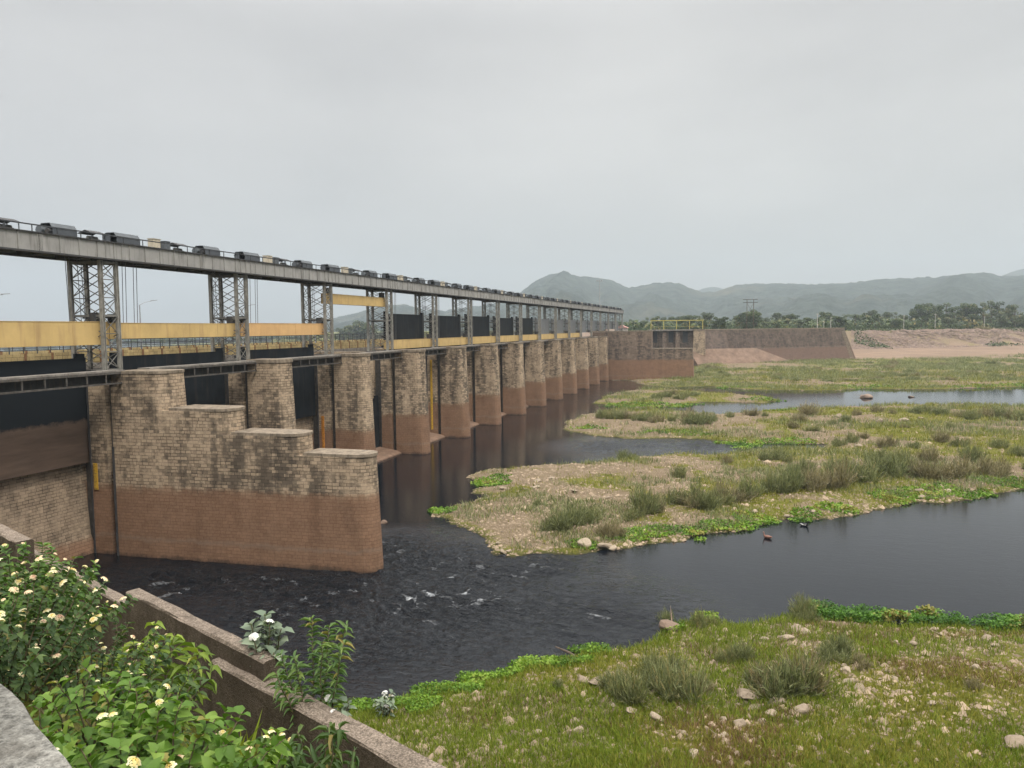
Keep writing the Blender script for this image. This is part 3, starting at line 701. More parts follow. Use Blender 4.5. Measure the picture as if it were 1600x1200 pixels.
# hoist housings, canopies and boxes on the girder
def housing(kind, length):
    root = thing('hoist_housing', (0, 0, 0), 'x', 'housing', 'hoist housings on the girder'); hl = length/2; wd = .54
    sec = [(-wd, 0), (wd, 0), (wd, .45), (.32, .78), (-.32, .78), (-wd, .45)]
    f = MB()
    f.loft([[(x, -hl, z) for x, z in sec], [(x, hl, z) for x, z in sec]], cap0=False)
    sec2 = [(x*.93, .02+z*.95) for x, z in sec]
    f.loft([[(x, -hl, z) for x, z in sec2], [(x, hl-.06, z) for x, z in sec2]], cap0=False)
    n = len(sec); a = [(x, -hl, z) for x, z in sec]+[(x, -hl, z) for x, z in sec2]
    f.add(a, [(i, (i+1) % n, n+(i+1) % n, n+i) for i in range(n)])
    cv_ = f.build('cover', 'housing_paint', root)
    r_ = MB()
    for (x0, z0), (x1, z1) in ((sec[2], sec[3]), (sec[3], sec[4]), (sec[4], sec[5])):
        r_.loft([[(x0*1.03, y, z0+.012), (x1*1.03, y, z1+.012), (x1*1.03, y, z1+.035), (x0*1.03, y, z0+.035)] for y in (-hl-.04, hl+.03)])
    r_.build('roof_sheet', 'housing_roof', cv_)
    if kind == 'door':
        MB().box(-wd*.9, -.05, -hl+.02, -hl+.05, .02, .8).build('door_leaf', 'housing_paint', cv_)
        MB().tube([(0, -hl+.8, .35), (0, hl-.3, .35)], .22, 8).build('hoist_drum', 'dark_steel', root)
    else:
        MB().tube([(-.2, -hl-.35, .38), (-.2, -hl+.6, .38)], .26, 8).build('motor', 'housing_roof', root)
        MB().tube([(.28, -hl-.2, .3), (.28, -hl+.5, .3)], .17, 8).box(-.5, .5, -hl-.42, -hl+.3, .0, .1).build('gear_case', 'dark_steel', root)
    return root
HA = housing('motor', 1.8); HB = housing('door', 2.1)
def canopy_thing():
    r_ = thing('machine_canopy', (0, 0, 0), 'x', 'canopy', 'small canopies on the girder')
    MB().loft([[(-.6, y, .52), (0, y, .72), (.6, y, .5), (.6, y, .53), (0, y, .75), (-.6, y, .55)] for y in (-.62, .62)]).build('roof_sheet', 'dark_steel', r_)
    mb = MB()
    for x in (-.45, .45):
        for y_ in (-.5, .5): mb.bar((x, y_, 0), (x, y_, .56), .04)
    mb.build('post', 'rail_steel', r_)
    MB().box(-.3, .3, -.35, .3, 0, .2).tube([(0, -.4, .26), (0, .35, .26)], .13, 8).build('motor', 'brace_steel', r_)
    return r_
CA = canopy_thing()
def cab(mat, w_, d_, h_, nm, lb):
    r_ = thing('control_box', (0, 0, 0), lb, 'box', 'control boxes on the girder')
    cb_ = MB().box(-w_/2, w_/2, -d_/2, d_/2, .12, h_).build('cabinet', mat, r_, bevel=.02)
    MB().box(-w_/2-.04, w_/2+.04, -d_/2-.04, d_/2+.04, h_+.002, h_+.035).build('lid', mat, cb_)
    MB().box(-w_/2+.05, w_/2-.05, -d_/2+.05, d_/2-.05, 0, .118).build('stand', 'dark_steel', r_)
    return r_
CB = cab('cream_paint', .5, .75, .78, 'c', 'x'); GB = cab('housing_roof', .45, .55, .72, 'g', 'x')
ZG = GZ1+.07; XG = -41.3
first = {}
def put(proto, key, y, lb, rz=None):
    if key not in first:
        first[key] = 1; proto.location = (XG, y, ZG); proto['label'] = lb
    else: dup(proto, (XG, y, ZG), lb)
for n in range(1, 18):
    b_ = PY(n); o = ordn(n)
    put(HA, 'a', b_-2.75, f'grey hoist housing with machinery at its open end, just before the {o} lattice tower')
    put(HB, 'b', b_+2.45, f'grey hoist housing with a dark doorway, just past the {o} lattice tower')
    if n < 17:
        put(CB, 'c', b_+5.45, f'cream control box on the girder beyond the {o} lattice tower')
        put(GB, 'g', b_+6.6, f'small grey control box on the girder beyond the {o} lattice tower')
        put(CA, 'd', b_+7.9, f'low dark canopy over a motor, mid girder beyond the {o} lattice tower')
for y in (PY(0)+7.6,): dup(CA, (XG, y, ZG), 'low dark canopy over a motor at the left end of the visible girder')
dup(CA, (XG, 41.15, ZG), 'low dark canopy over the nearest lattice tower between two housings')

# service walkway girders between the piers
def walkway(y0, y1, root):
    hl = (y1-y0)/2
    MB().box(-.5, .5, -hl, hl, .0, .1).build('deck_plate', 'deck_concrete', root)
    mb = MB().box(.4, .5, -hl, hl, -.14, -.002).box(.38, .52, -hl, hl, -.78, -.68)
    k = max(3, int(hl*2/1.35))
    for i in range(k+1):
        y = -hl+.04+(2*hl-.08)*i/k; mb.box(.42, .48, y-.04, y+.04, -.68, -.14)
    mb.build('edge_truss', 'old_steel', root)
    MB().box(-.5, -.4, -hl, hl, -.8, -.002).build('back_beam', 'dark_steel', root)
wk0 = thing('service_walkway', (-38.75, PY(0)+7, 12.1), 'steel service walkway girder over the nearest bay, rubble lying on it', 'walkway', 'service walkways between the piers')
walkway(PY(0)+HALF+.08, PY(1)-HALF-.08, wk0)
for n in range(1, 17):
    dup(wk0, (-38.75, PY(n)+7, 12.1), f'steel service walkway girder bridging the gap between the {ordn(n)} and {ordn(n+1)} piers')

# road bridge behind
tag(MB().box(-58.5, -50.3, 0, 290, 11.75, 12.2).build('road_deck', 'road_asphalt'), kind='structure')
tag(MB().box(-50.28, -49.9, 0, 290, 11.2, 12.18).build('deck_edge_beam', 'deck_concrete'), 'weathered concrete edge beam under the yellow parapet of the road bridge', 'beam')
def parapet(x, lb, near=True):
    r_ = thing('parapet', (x, 0, 12.2), lb, 'parapet')
    mb = MB().box(-.14, .14, 2, 288, .004, .9)
    for k in range(124): mb.box(-.17, .17, 2+k*2.3, 2.2+k*2.3, .0, .95)
    pw = mb.build('block_wall', 'parapet_stone', r_); pw.data.materials.append(MAT['rusty_post'])
    for f in pw.data.polygons: f.material_index = 1 if f.index >= 6 else 0
    mb = MB()
    for z in (1.15, 1.5, 1.85): mb.bar((0, 2, z), (0, 288, z), .05)
    for k in range(240): mb.bar((0, 2.1+k*1.15, .85), (0, 2.1+k*1.15, 1.87), .05)
    mb.build('railing', 'rail_steel', r_)
parapet(-50.45, 'yellowish stone parapet with dark railing on the near side of the road bridge')
parapet(-58.3, 'yellowish stone parapet with dark railing on the far side of the road bridge')
sl = thing('street_lamp', (-57.6, 46.5, 12.2), 'single-arm street lamp at the left edge behind the yellow beam', 'street lamp', 'street lamps on the road bridge')
MB().tube([(0, 0, 0), (0, 0, 5.15)], [.09, .055], 8).build('pole', 'galvanised', sl)
MB().tube([(0, 0, 5.1), (.2, .45, 5.38), (.5, 1.15, 5.55)], .032, 6).build('arm', 'galvanised', sl)
MB().loft([[(.42, 1.05, 5.53), (.55, 1.0, 5.53), (.75, 1.6, 5.6), (.62, 1.65, 5.6)], [(.42, 1.05, 5.6), (.55, 1.0, 5.6), (.75, 1.6, 5.66), (.62, 1.65, 5.66)]]).build('lamp_head', 'galvanised', sl)
for k in range(1, 15):
    dup(sl, (-57.6, 46.5+16.3*k, 12.2), f'{ordn(k+1)} single-arm street lamp from the left along the road bridge')

# painted level boards
def gauge(x, y, z0, z1, mat, lb, s=-1):
    r_ = thing('level_gauge', (x, y, z0), lb, 'gauge board', 'water level boards')
    MB().box(-.16, .16, -.03, .0, 0, z1-z0).build('board', mat, r_)
    mb = MB()
    for k in range(int((z1-z0)/.1)): mb.box(-.14, (-.02 if k % 5 else .1), -.045, -.031, .05+k*.1, .075+k*.1)
    mb.build('scale_mark', 'gauge_tick', r_)
gauge(-40.72, PY(1)-1.36, 4.3, 6.05, 'gauge_yellow', 'yellow level board with black marks beside the silted nearest gate')
gauge(-40.6, PY(3)-HALF-.06, 1.6, 6.0, 'gauge_orange', 'orange level board in the third bay under the black gate')
gauge(-40.5, PY(5)-HALF-.06, 1.0, 10.5, 'gauge_yellow', 'tall yellow level board on the fifth pier, behind the fourth')

# ================================================================== FAR BANK WORKS
def grd(x, y):
    return float(height(np.array([x], float), np.array([y], float))[0])
dw = thing('training_wall', (-37, 213, 0), 'long dark masonry training wall across the river end of the barrage, brown at its foot', 'wall')
prof_d = [(-37.2, 13.55), (-24.3, 13.75), (-24.3, 8.75), (-13.3, 8.65)]
mb = MB()
mb.loft([[(x+dx_, y, z) for x, dx_, y, z in ((-50, 0, 213.0-.5, -1.5), (-24.3, 0, 213-.5, -1.5), (-24.3, 0, 213, 13.4), (-50, 0, 213, 13.3))], [(x, y, z) for x, y, z in ((-50, 216, -1.5), (-24.3, 216, -1.5), (-24.3, 216, 13.4), (-50, 216, 13.3))]])
mb.loft([[(-24.3, 212.5, -1.5), (-12.9, 212.5, -1.5), (-13.3, 212.85, 8.6), (-24.3, 212.85, 8.6)], [(-24.3, 216, -1.5), (-12.9, 216, -1.5), (-13.3, 216, 8.6), (-24.3, 216, 8.6)]])
mb.build('wall_body', 'rubble_wall', dw, loc=(37, -213, 0))
MB().box(-50, -24.2, 212.9, 216.1, 13.41, 13.7).build('coping', 'coping', dw, loc=(37, -213, 0))
MB().box(-24.28, -13.2, 212.75, 216.1, 8.61, 8.8).build('coping', 'coping', dw, loc=(37, -213, 0))
rgx0, rgx1, ry = -32.6, -17.4, 281.0
rg = thing('head_regulator', (-25, ry, 0), 'dark three-bay stone head regulator under the yellow gantry frame', 'regulator')
gl2 = (25, -ry, 0)
MB().box(rgx0, rgx1, ry+1.2, ry+3, -1.5, 13.2).build('back_wall', 'rubble_wall', rg, loc=gl2)
for x in (-32.3, -27.4, -22.7):
    MB().loft([[(x-.8, ry-.9, -1.5), (x+.8, ry-.9, -1.5), (x+.8, ry+1.19, -1.5), (x-.8, ry+1.19, -1.5)], [(x-.7, ry-.4, 12.6), (x+.7, ry-.4, 12.6), (x+.7, ry+1.19, 12.6), (x-.7, ry+1.19, 12.6)]]).build('pillar', 'rubble_wall', rg, loc=gl2)
MB().box(rgx0-.5, rgx1+.2, ry-.7, ry+3.1, 13.21, 13.7).build('deck', 'deck_concrete', rg, loc=gl2)
mb = MB()
for x in (-31, -25.2, -20.2): mb.box(x-.9, x+.9, ry+1.1, ry+1.19, 9, 13.0)
mb.build('gate_panel', 'dark_steel', rg, loc=gl2)
gf = thing('gantry_frame', (-25, ry+.5, 13.7), 'yellow steel gantry frame standing on the far regulator', 'gantry')
for k in range(5):
    x = -32.3+25+4.55*k; MB().box(x-.11, x+.11, -.11, .11, 0, 3.05).build('post', 'gantry_yellow', gf)
MB().box(-7.6, 11.3, -.14, .14, 3.06, 3.35).build('top_beam', 'gantry_yellow', gf)
mb = MB()
for k in range(4):
    x = -7.3+4.55*k; mb.bar((x, .0, 1.0), (x+4.55, .0, 1.0), .06)
mb.build('guard_rail', 'gantry_yellow', gf)
pl = thing('end_pillar', (-15.5, 281, 0), 'pale stone pillar block between the regulator and the far revetment wall', 'pillar')
MB().loft([[(-1.9, -1.6, -1.5), (2.6, -1.6, -1.5), (2.6, 2, -1.5), (-1.9, 2, -1.5)], [(-1.7, -1.1, 13.3), (2.2, -1.1, 13.3), (2.2, 2, 13.3), (-1.7, 2, 13.3)]]).build('shaft', 'pier_stone', pl)
MB().box(-1.85, 2.35, -1.25, 2.1, 13.31, 13.75).build('cap', 'coping', pl)
# revetment wall along the bank
Lr = float(np.linalg.norm(W1-W0)); ang = math.atan2(BD[1], BD[0])
rv_ = thing('revetment_wall', (W0[0], W0[1], 0), 'long dark brown stone revetment wall on the far bank, sloping back', 'wall', rz=ang)
MB().loft([[(2.6, 0, 0), (2.6, 3.4, 13.3), (2.6, 8, 13.3), (2.6, 8, 0)], [(Lr, 0, 0), (Lr-3.6, 3.4, 13.3), (Lr-3.6, 8, 13.3), (Lr, 8, 0)]]).build('stone_face', 'revetment_stone', rv_)
mb = MB()
for k in range(11):
    z = 7.0+k*.56; mb.box(15, Lr-3.9, z/13.3*3.4-.10, z/13.3*3.4+.25, z, z+.1)
mb.build('course_ledge', 'revetment_stone', rv_)
MB().box(2.6, Lr-3.4, 3.25, 8.2, 13.31, 13.65).build('coping', 'coping', rv_)
mb = MB()
mb.bar((Lr-2.2, 1.0, 1.2), (Lr-5.0, 3.7, 12.4), .9, .5)
for k in range(18):
    f = k/17; mb.box(Lr-2.9-2.4*f, Lr-1.3-2.4*f, .35+2.5*f, 1.0+2.5*f, 1.3+10.5*f, 1.75+10.5*f)
mb.build('stair_strip', 'coping', rv_)
sa = thing('sloped_apron', (W0[0], W0[1], 0), 'orange-brown sloping concrete apron at the foot of the far revetment', 'apron', rz=ang)
MB().loft([[(-3.0, -7.5, 0), (-3.0, -7.2, 1.6), (-3.0, -1.0, 6.6), (-3, -.15, 6.6), (-3, -.15, 0)], [(36, -7.5, 0), (36, -7.2, 1.6), (25, -1.0, 6.6), (25, -.15, 6.6), (36, -.15, 0)]]).build('apron_body', 'sloped_apron', sa)
# hut, mast, power poles
ht = thing('gate_hut', (-42, 277, 12.2), 'tiny pink-roofed hut at the far end of the barrage', 'hut')
MB().box(-1.8, 1.8, -1.5, 1.5, 0, 2.2).build('wall', 'hut_wall', ht)
MB().loft([[(-2.2, y, 2.2), (2.2, y, 2.2), (0, y, 3.3)] for y in (-1.9, 1.9)]).build('roof', 'hut_roof', ht)
MB().box(-.4, .4, -1.53, -1.501, 0, 1.9).build('door', 'dark_steel', ht)
def at(u, v0, dist):
    d = ray(u, 512); d = d/np.hypot(d[0], d[1]); p_ = CO+d*dist; return float(p_[0]), float(p_[1])
x, y = at(937, 0, 330)
ms_ = thing('light_mast', (x, y, 11), 'tall slender light mast rising behind the far end of the barrage', 'mast')
MB().tube([(0, 0, 0), (0, 0, 23.2)], [.32, .16], 8).build('pole', 'galvanised', ms_)
MB().box(-1.3, 1.3, -.25, .25, 23.2, 23.5).build('lamp_frame', 'galvanised', ms_)
for k in (-1.0, 0, 1.0): MB().box(k-.3, k+.3, -.5, -.26, 23.2, 23.75).build('floodlight', 'galvanised', ms_)
x, y = at(1172, 0, 380)
pp = thing('power_pole', (x, y, 12), 'double power pole with cross arms beside the big tree on the far bank', 'power pole')
for s in (-1.5, 1.5): MB().tube([(s, 0, 0), (s, 0, 15.2)], .16, 6).build('pole', 'trunk_bark', pp)
for z in (15.0, 13.6): MB().box(-3.3, 3.3, -.12, .12, z, z+.22).build('cross_arm', 'dark_steel', pp)
MB().bar((-1.5, 0, 8), (1.5, 0, 13.5), .1).bar((1.5, 0, 8), (-1.5, 0, 13.5), .1).build('brace', 'dark_steel', pp)
mb = MB()
for k in range(5): mb.tube([(-3+1.5*k, 0, 15.22), (-3+1.5*k, 0, 15.8)], .1, 6)
mb.build('insulator', 'pale_pole', pp)
prp = None
for i, (u, dist, hh) in enumerate([(1277, 330, 5), (1287, 335, 5), (1298, 345, 6.5), (1412, 440, 8), (1461, 450, 8.5), (1538, 470, 7)]):
    x, y = at(u, 0, dist)
    lb = f'{ordn(i+1)} pale pole from the left along the far bank'
    if prp is None:
        prp = thing('utility_pole', (x, y, 11.5), lb, 'pole', 'pale poles along the far bank')
        MB().tube([(0, 0, 0), (0, 0, 8)], [.16, .11], 6).build('shaft', 'pale_pole', prp)
        MB().box(-.6, .6, -.06, .06, 7.5, 7.65).build('cross_arm', 'pale_pole', prp)
    else: dup(prp, (x, y, 11.5), lb, scale=hh/8)

# ================================================================== TREES
def leafcloud(P, Nn, size, aspect=1.0, tint=None, r=nr):
    """small quads at P facing Nn"""
    n = len(P); Nn = Nn/np.maximum(np.linalg.norm(Nn, axis=1, keepdims=True), 1e-6)
    a = np.cross(Nn, r.normal(size=(n, 3))); a /= np.maximum(np.linalg.norm(a, axis=1, keepdims=True), 1e-6); b_ = np.cross(Nn, a)
    s = (size*r.uniform(.6, 1.4, n))[:, None]
    V = np.stack([P-a*s*.5-b_*s*.12*aspect, P-a*s*.05-b_*s*.42*aspect, P+a*s*.55, P-a*s*.05+b_*s*.42*aspect], 1).reshape(-1, 3)
    F = np.arange(4*n).reshape(-1, 4); T = np.repeat(tint if tint is not None else r.random(n), 4)
    return V, F, T
def tree_meshes(kind, seed):
    r = np.random.default_rng(seed); H = 10.0
    mb = MB(); mb.tube([(0, 0, -.5), (.1, .05, 2), (.2, -.1, 4.5), (.1, 0, 7)], [.32, .25, .17, .07], 7)
    cl = []
    nb = {'dense': 17, 'loose': 14, 'palm': 0}[kind]
    for i in range(nb):
        a = r.uniform(0, 6.28); rr = r.uniform(.4, 3.4 if kind == 'dense' else 2.9); z = r.uniform(2.0, 8.9) if kind == 'dense' else r.uniform(3.0, 9.4)
        rr *= math.sqrt(max(.08, 1-((z-5.6)/4.3)**2))
        c_ = np.array([math.cos(a)*rr, math.sin(a)*rr, z]); cl.append((c_, r.uniform(.9, 1.7) if kind == 'dense' else r.uniform(.6, 1.2)))
        z0 = max(1.8, z-2.2); mb.tube([(.1, 0, z0), tuple(c_*np.array([.55, .55, 1])+np.array([0, 0, -.5])), tuple(c_)], [.11, .07, .03], 5)
    if kind == 'palm':
        mb = MB(); mb.tube([(0, 0, -.5), (.15, 0, 4), (.1, .1, 8.4)], [.22, .18, .16], 7)
        V = []; F = []; T = []
        for k in range(26):
            a = k*2.4; el = r.uniform(-.3, 1.1); pts = []
            for q in np.linspace(0, 1, 7):
                pts.append(np.array([math.cos(a)*2.6*q*math.cos(el*.6), math.sin(a)*2.6*q*math.cos(el*.6), 8.4+2.2*q*math.sin(el)-1.7*q*q]))
            sd_ = np.array([-math.sin(a), math.cos(a), 0])
            for i in range(6):
                wv = .42*(1-i/7)
                n0 = len(V); V += [pts[i]-sd_*wv-[0, 0, .15], pts[i], pts[i]+sd_*wv-[0, 0, .15], pts[i+1]-sd_*wv*.9-[0, 0, .15], pts[i+1], pts[i+1]+sd_*wv*.9-[0, 0, .15]]
                F += [(n0, n0+1, n0+4, n0+3), (n0+1, n0+2, n0+5, n0+4)]; T += [r.random()]*6
        return mb, npmesh('crown', np.array(V), np.array(F), np.array(T))
    Vs = []; Fs = []; Ts = []; off = 0
    for c_, rad in cl:
        n = int(95*rad*rad) if kind == 'dense' else int(70*rad*rad)
        d = r.normal(size=(n, 3)); d /= np.linalg.norm(d, axis=1, keepdims=True)
        P = c_+d*(rad*r.uniform(.45, 1.12, n)**.7)[:, None]*np.array([1.15, 1.15, .8])
        V, F, T = leafcloud(P, d+r.normal(size=(n, 3))*.7+[0, 0, .4], .50 if kind == 'dense' else .40, 1.0, np.clip(r.normal(.45, .2, n)+r.normal(0, .2), 0, 1), r)
        Vs.append(V); Fs.append(F+off); Ts.append(T); off += len(V)
    return mb, npmesh('crown', np.concatenate(Vs), np.concatenate(Fs), np.concatenate(Ts))
TP = []
for i, (k, mt) in enumerate([('dense', 'tree_leaf'), ('dense', 'tree_leaf'), ('dense', 'pale_tree_leaf'), ('loose', 'pale_tree_leaf'), ('loose', 'tree_leaf'), ('palm', 'tree_leaf'), ('dense', 'tree_leaf')]):
    mb, cm = tree_meshes(k, 100+i)
    r_ = thing({'dense': 'broad_tree', 'loose': 'airy_tree', 'palm': 'palm_tree'}[k], (0, 0, 0), 'x', 'tree', 'trees beyond the far bank')
    mb.build('trunk', 'trunk_bark', r_, smooth=True); obj('crown', cm, r_, mt); TP.append((r_, k, mt))
TL = []
# (u, top v, distance, kind)
for u, v, d, k in [(985,498,520,0),(1003,500,420,1),(1012,495,520,3),(1026,493,430,0),(1040,495,560,2),(1052,495,520,6),(1062,493,440,2),(1076,490,400,1),(1092,492,480,3),(1103,488,430,2),(1118,494,360,0),(1130,495,352,6),(1145,497,480,3),(1155,492,430,2),(1166,484,395,1),(1180,482,405,0),(1192,496,440,2),(1206,494,520,3),(1219,488,500,2),(1232,490,430,2),(1246,490,440,4),(1262,494,430,1),(1283,486,470,0),(1296,488,480,6),(1309,492,430,1),(1322,488,450,5),(1336,488,452,5),(1345,490,480,1),(1358,484,520,2),(1367,490,440,6),(1384,487,560,2),(1400,486,560,3),(1412,491,470,2),(1425,478,520,4),(1437,474,510,0),(1450,473,520,2),(1464,476,520,6),(1477,471,530,3),(1490,476,500,4),(1505,472,505,0),(1518,471,500,1),(1535,470,520,3),(1548,467,540,3),(1560,468,520,4),(1572,476,500,2),(1586,474,480,3),(1602,478,470,4),(1620,474,480,0),(1650,474,500,2),(1480,488,460,2),(1520,488,455,1),(1565,490,450,2),(1597,492,440,6),(1440,492,460,4),(1400,497,440,1),(1250,499,400,2),(1215,500,400,0),(1100,500,380,6)]:
    TL.append((u, v, d, k, 'far'))
for u, v, d, k in [(546,506,640,3),(556,503,650,0),(566,500,660,2),(576,502,640,0),(586,505,650,3),(602,510,680,2),(535,512,700,2),(640,505,720,0),(700,506,720,2),(720,504,700,0)]:
    TL.append((u, v, d, k, 'up'))
TL.sort(); used = {}; cnt = {'far': 0, 'up': 0}
for u, v, d, k, wh in TL:
    x, y = at(u, 0, d)
    while wh == 'far' and u > 1330 and (x-W0[0])*BN[0]+(y-W0[1])*BN[1] < 72: d += 8; x, y = at(u, 0, d)
    z = grd(x, y)-.2; yy = proj((x, y, z)); depth = yy[2]
    z = max(z, .2)
    top = CAM_H+ (proj((x, y, CAM_H))[1]-v)/FOC*depth; sc = max(.3, (top-z)/10.0); cnt[wh] += 1
    pr, kn, mt = TP[k]
    adj = {'dense': 'bushy', 'loose': 'thin-crowned', 'palm': 'palm'}[kn]
    lb = f'{"pale " if "pale" in mt else "dark "}{adj} tree, {ordn(cnt[wh])} from the left '+('in the tree line behind the far bank' if wh == 'far' else 'among hazy trees seen under the girder')
    wd = sc*rng.uniform(.95, 1.3)
    if k not in used: used[k] = 1; pr.location = (x, y, z); pr.scale = (wd, wd, sc); pr.rotation_euler.z = rng.uniform(0, 6); pr['label'] = lb
    else: dup(pr, (x, y, z), lb, rng.uniform(0, 6), (wd, wd, sc))
# low wood filling behind and between, one mass
Vs = []; Fs = []; Ts = []; off = 0
for i in range(1500):
    u = nr.uniform(960, 1900) if i < 1250 else nr.uniform(-300, 760); d = nr.uniform(400, 700) if i < 1250 else nr.uniform(800, 1250)
    x, y = at(u, 0, d); bxq = (x-W0[0])*BN[0]+(y-W0[1])*BN[1]
    if i < 1250 and bxq < 70: continue
    z = 12.0 if i < 1250 else 5.0; rad = nr.uniform(1.6, 4.2)*(1.5 if i >= 1250 else 1)
    n = 60; dd = nr.normal(size=(n, 3)); dd /= np.linalg.norm(dd, axis=1, keepdims=True)
    P = np.array([x, y, z+rad*.7])+dd*(rad*nr.uniform(.6, 1.1, n))[:, None]*np.array([1.7, 1.7, 1.0]); P[:, 2] = np.maximum(P[:, 2], z-.5)
    V, F, T = leafcloud(P, dd+[0, 0, .3], rad*.42, 1.0, np.clip(nr.normal(.5, .2, n)+nr.normal(0, .15), 0, 1))
    Vs.append(V); Fs.append(F+off); Ts.append(T); off += len(V)
tag(obj('low_wood', npmesh('low_wood', np.concatenate(Vs), np.concatenate(Fs), np.concatenate(Ts)), None, 'tree_leaf'), kind='stuff')

# ================================================================== STONES, GRAVEL, GRASS AND BUSHES ON THE BANKS
def hull(seed, flat=.7, n=18):
    r = np.random.default_rng(seed); bm = bmesh.new()
    for p_ in r.normal(size=(n, 3)):
        p_ = p_/np.linalg.norm(p_)*r.uniform(.75, 1.0); bm.verts.new((p_[0]*.5, p_[1]*.42, p_[2]*.5*flat+.12))
    bmesh.ops.convex_hull(bm, input=bm.verts); bmesh.ops.delete(bm, geom=[v for v in bm.verts if not v.link_faces], context='VERTS')
    bmesh.ops.bevel(bm, geom=list(bm.edges), offset=.035, segments=1, affect='EDGES')
    me = bpy.data.meshes.new('stone'); bm.to_mesh(me); bm.free(); return me
SM = [hull(300+i, [.7, .5, .8, .35, .6, .28][i]) for i in range(6)]
def place(items, zref=.5):
    """pixel readings of where things stand -> spots on the ground (fixed-point on the bank's height)"""
    res = []
    for it in items:
        z = zref
        for _ in range(8):
            p_ = onz(it[0], it[1], z); zz = max(grd(p_[0], p_[1]), -.05); z = z*.4+zz*.6
        p_ = onz(it[0], it[1], z)
        res.append((it, float(p_[0]), float(p_[1]), grd(p_[0], p_[1]), proj(p_)[2]))
    return res
def stones(items, mat, where, grp, zref=.5, cat='stone'):
    items = sorted(items); L_ = place(items, zref); tot = len(L_)
    for i, (it, x, y, z, d) in enumerate(L_):
        wpx = it[2]; w_ = wpx*d/FOC; k = it[3] if len(it) > 3 else i % 6
        o_ = obj('loose_stone' if cat == 'stone' else 'boulder', SM[k]); 
        if not SM[k].materials: SM[k].materials.append(None)
        o_.material_slots[0].link = 'OBJECT'; o_.material_slots[0].material = MAT[mat]
        o_.location = (x, y, max(z, -.08)-.03*w_); o_.rotation_euler = (rng.uniform(-.25, .25), rng.uniform(-.25, .25), rng.uniform(0, 6)); s_ = w_*1.35
        o_.scale = (s_, s_, s_*rng.uniform(.8, 1.1))
        lb = it[4] if len(it) > 4 else f'{ordn(i+1)} larger {"pale" if mat == "pale_stone" else "brown"} stone from the left {where}'
        tag(o_, lb, cat, grp)
stones([(985,1112,24),(1000,1098,20),(1168,1090,40,5),(1180,1108,24),(1216,1100,30,0),(1252,1112,26),(1155,1135,24),(1025,1125,26,0),(1085,1180,22),(840,1147,20),(905,1145,18),(900,1127,16),(932,1070,30,5),(910,1064,20,5),(836,1122,13),(760,1138,16),(1328,1068,22,3),(1322,1048,16),(1345,1078,24,3),(1456,1100,18),(1060,1110,16),(1080,1118,16),(1120,1110,14),(1205,1118,20,0),(1190,1128,16),(780,1162,13),(1022,1085,18),(1130,1150,16),(1230,1000,26,0),(1245,985,22,0),(1260,990,16),(1195,1000,14),(1165,1008,14),(1125,1002,12),(1280,988,10),(1330,990,10),(1400,1005,10),(1460,985,16,3),(1470,992,12),(1540,1000,22,3),(1555,1010,14),(1410,1020,10),(1525,1045,14),(1590,1165,40,3),(959, 1103, 12),(925, 1093, 10),(1122, 1192, 10),(955, 1102, 8),(1251, 1042, 7),(935, 1156, 12),(1125, 1064, 9),(1028, 1059, 14),(1134, 1105, 8),(953, 1077, 8),(1070, 1147, 14),(1131, 1126, 12),(932, 1063, 14),(915, 1082, 9),(1269, 1017, 9),(1397, 1062, 14),(1248, 1129, 7),(1072, 1156, 7),(767, 1158, 7),(1192, 1115, 7),(1318, 1041, 12),(817, 1161, 12),(831, 1112, 7),(1083, 1126, 10),(1096, 1106, 9),(1278, 1105, 10),(1167, 1091, 12),(956, 1155, 9),(1039, 1106, 9),(985, 1108, 9),(1190, 1081, 7),(1166, 1098, 14),(1156, 1102, 14),(1234, 1104, 12),(1228, 1081, 9),(1064, 1052, 12),(1006, 1126, 9),(1045, 1112, 7),(1276, 1014, 12),(1020, 1116, 8),(1257, 1010, 12),(989, 1086, 10),(1428, 1008, 14),(1386, 1049, 8),(918, 1150, 8),(1167, 1081, 9)], 'pale_stone', 'on the near grassy bank', 'loose stones on the near bank', .9)
stones([(1047,984,38,0,'brown boulder at the water edge with a small bush behind it')], 'brown_rock', '', 'boulders', .4, 'boulder')
stones([(912,852,24,0),(945,856,30,5),(957,858,16),(897,768,14,5),(862,748,12,5),(840,752,12),(786,764,14,5),(838,762,13,5),(820,765,10,5),(950,778,9),(1436,770,16),(1440,778,12),(1270,800,12),(1230,808,10),(1340,698,14,3),(1412,658,18,3),(1440,655,12),(1375,660,12),(1310,652,12),(1180,800,12),(1120,775,12),(1005,760,10,3),(783,862,12),(795,862,10),(778,850,9),(1480,768,12)], 'pale_stone', 'on the long middle gravel bank', 'loose stones on the middle bank')
stones([(600,818,13,2,'small rock standing in the water beside the nose of the stepped pier'), (1352,622,26,3,'large low rock in the far pool'), (1424,621,10,5,'small flat pale stone in the far pool')], 'brown_rock', '', 'rocks standing in the water', 0, 'boulder')
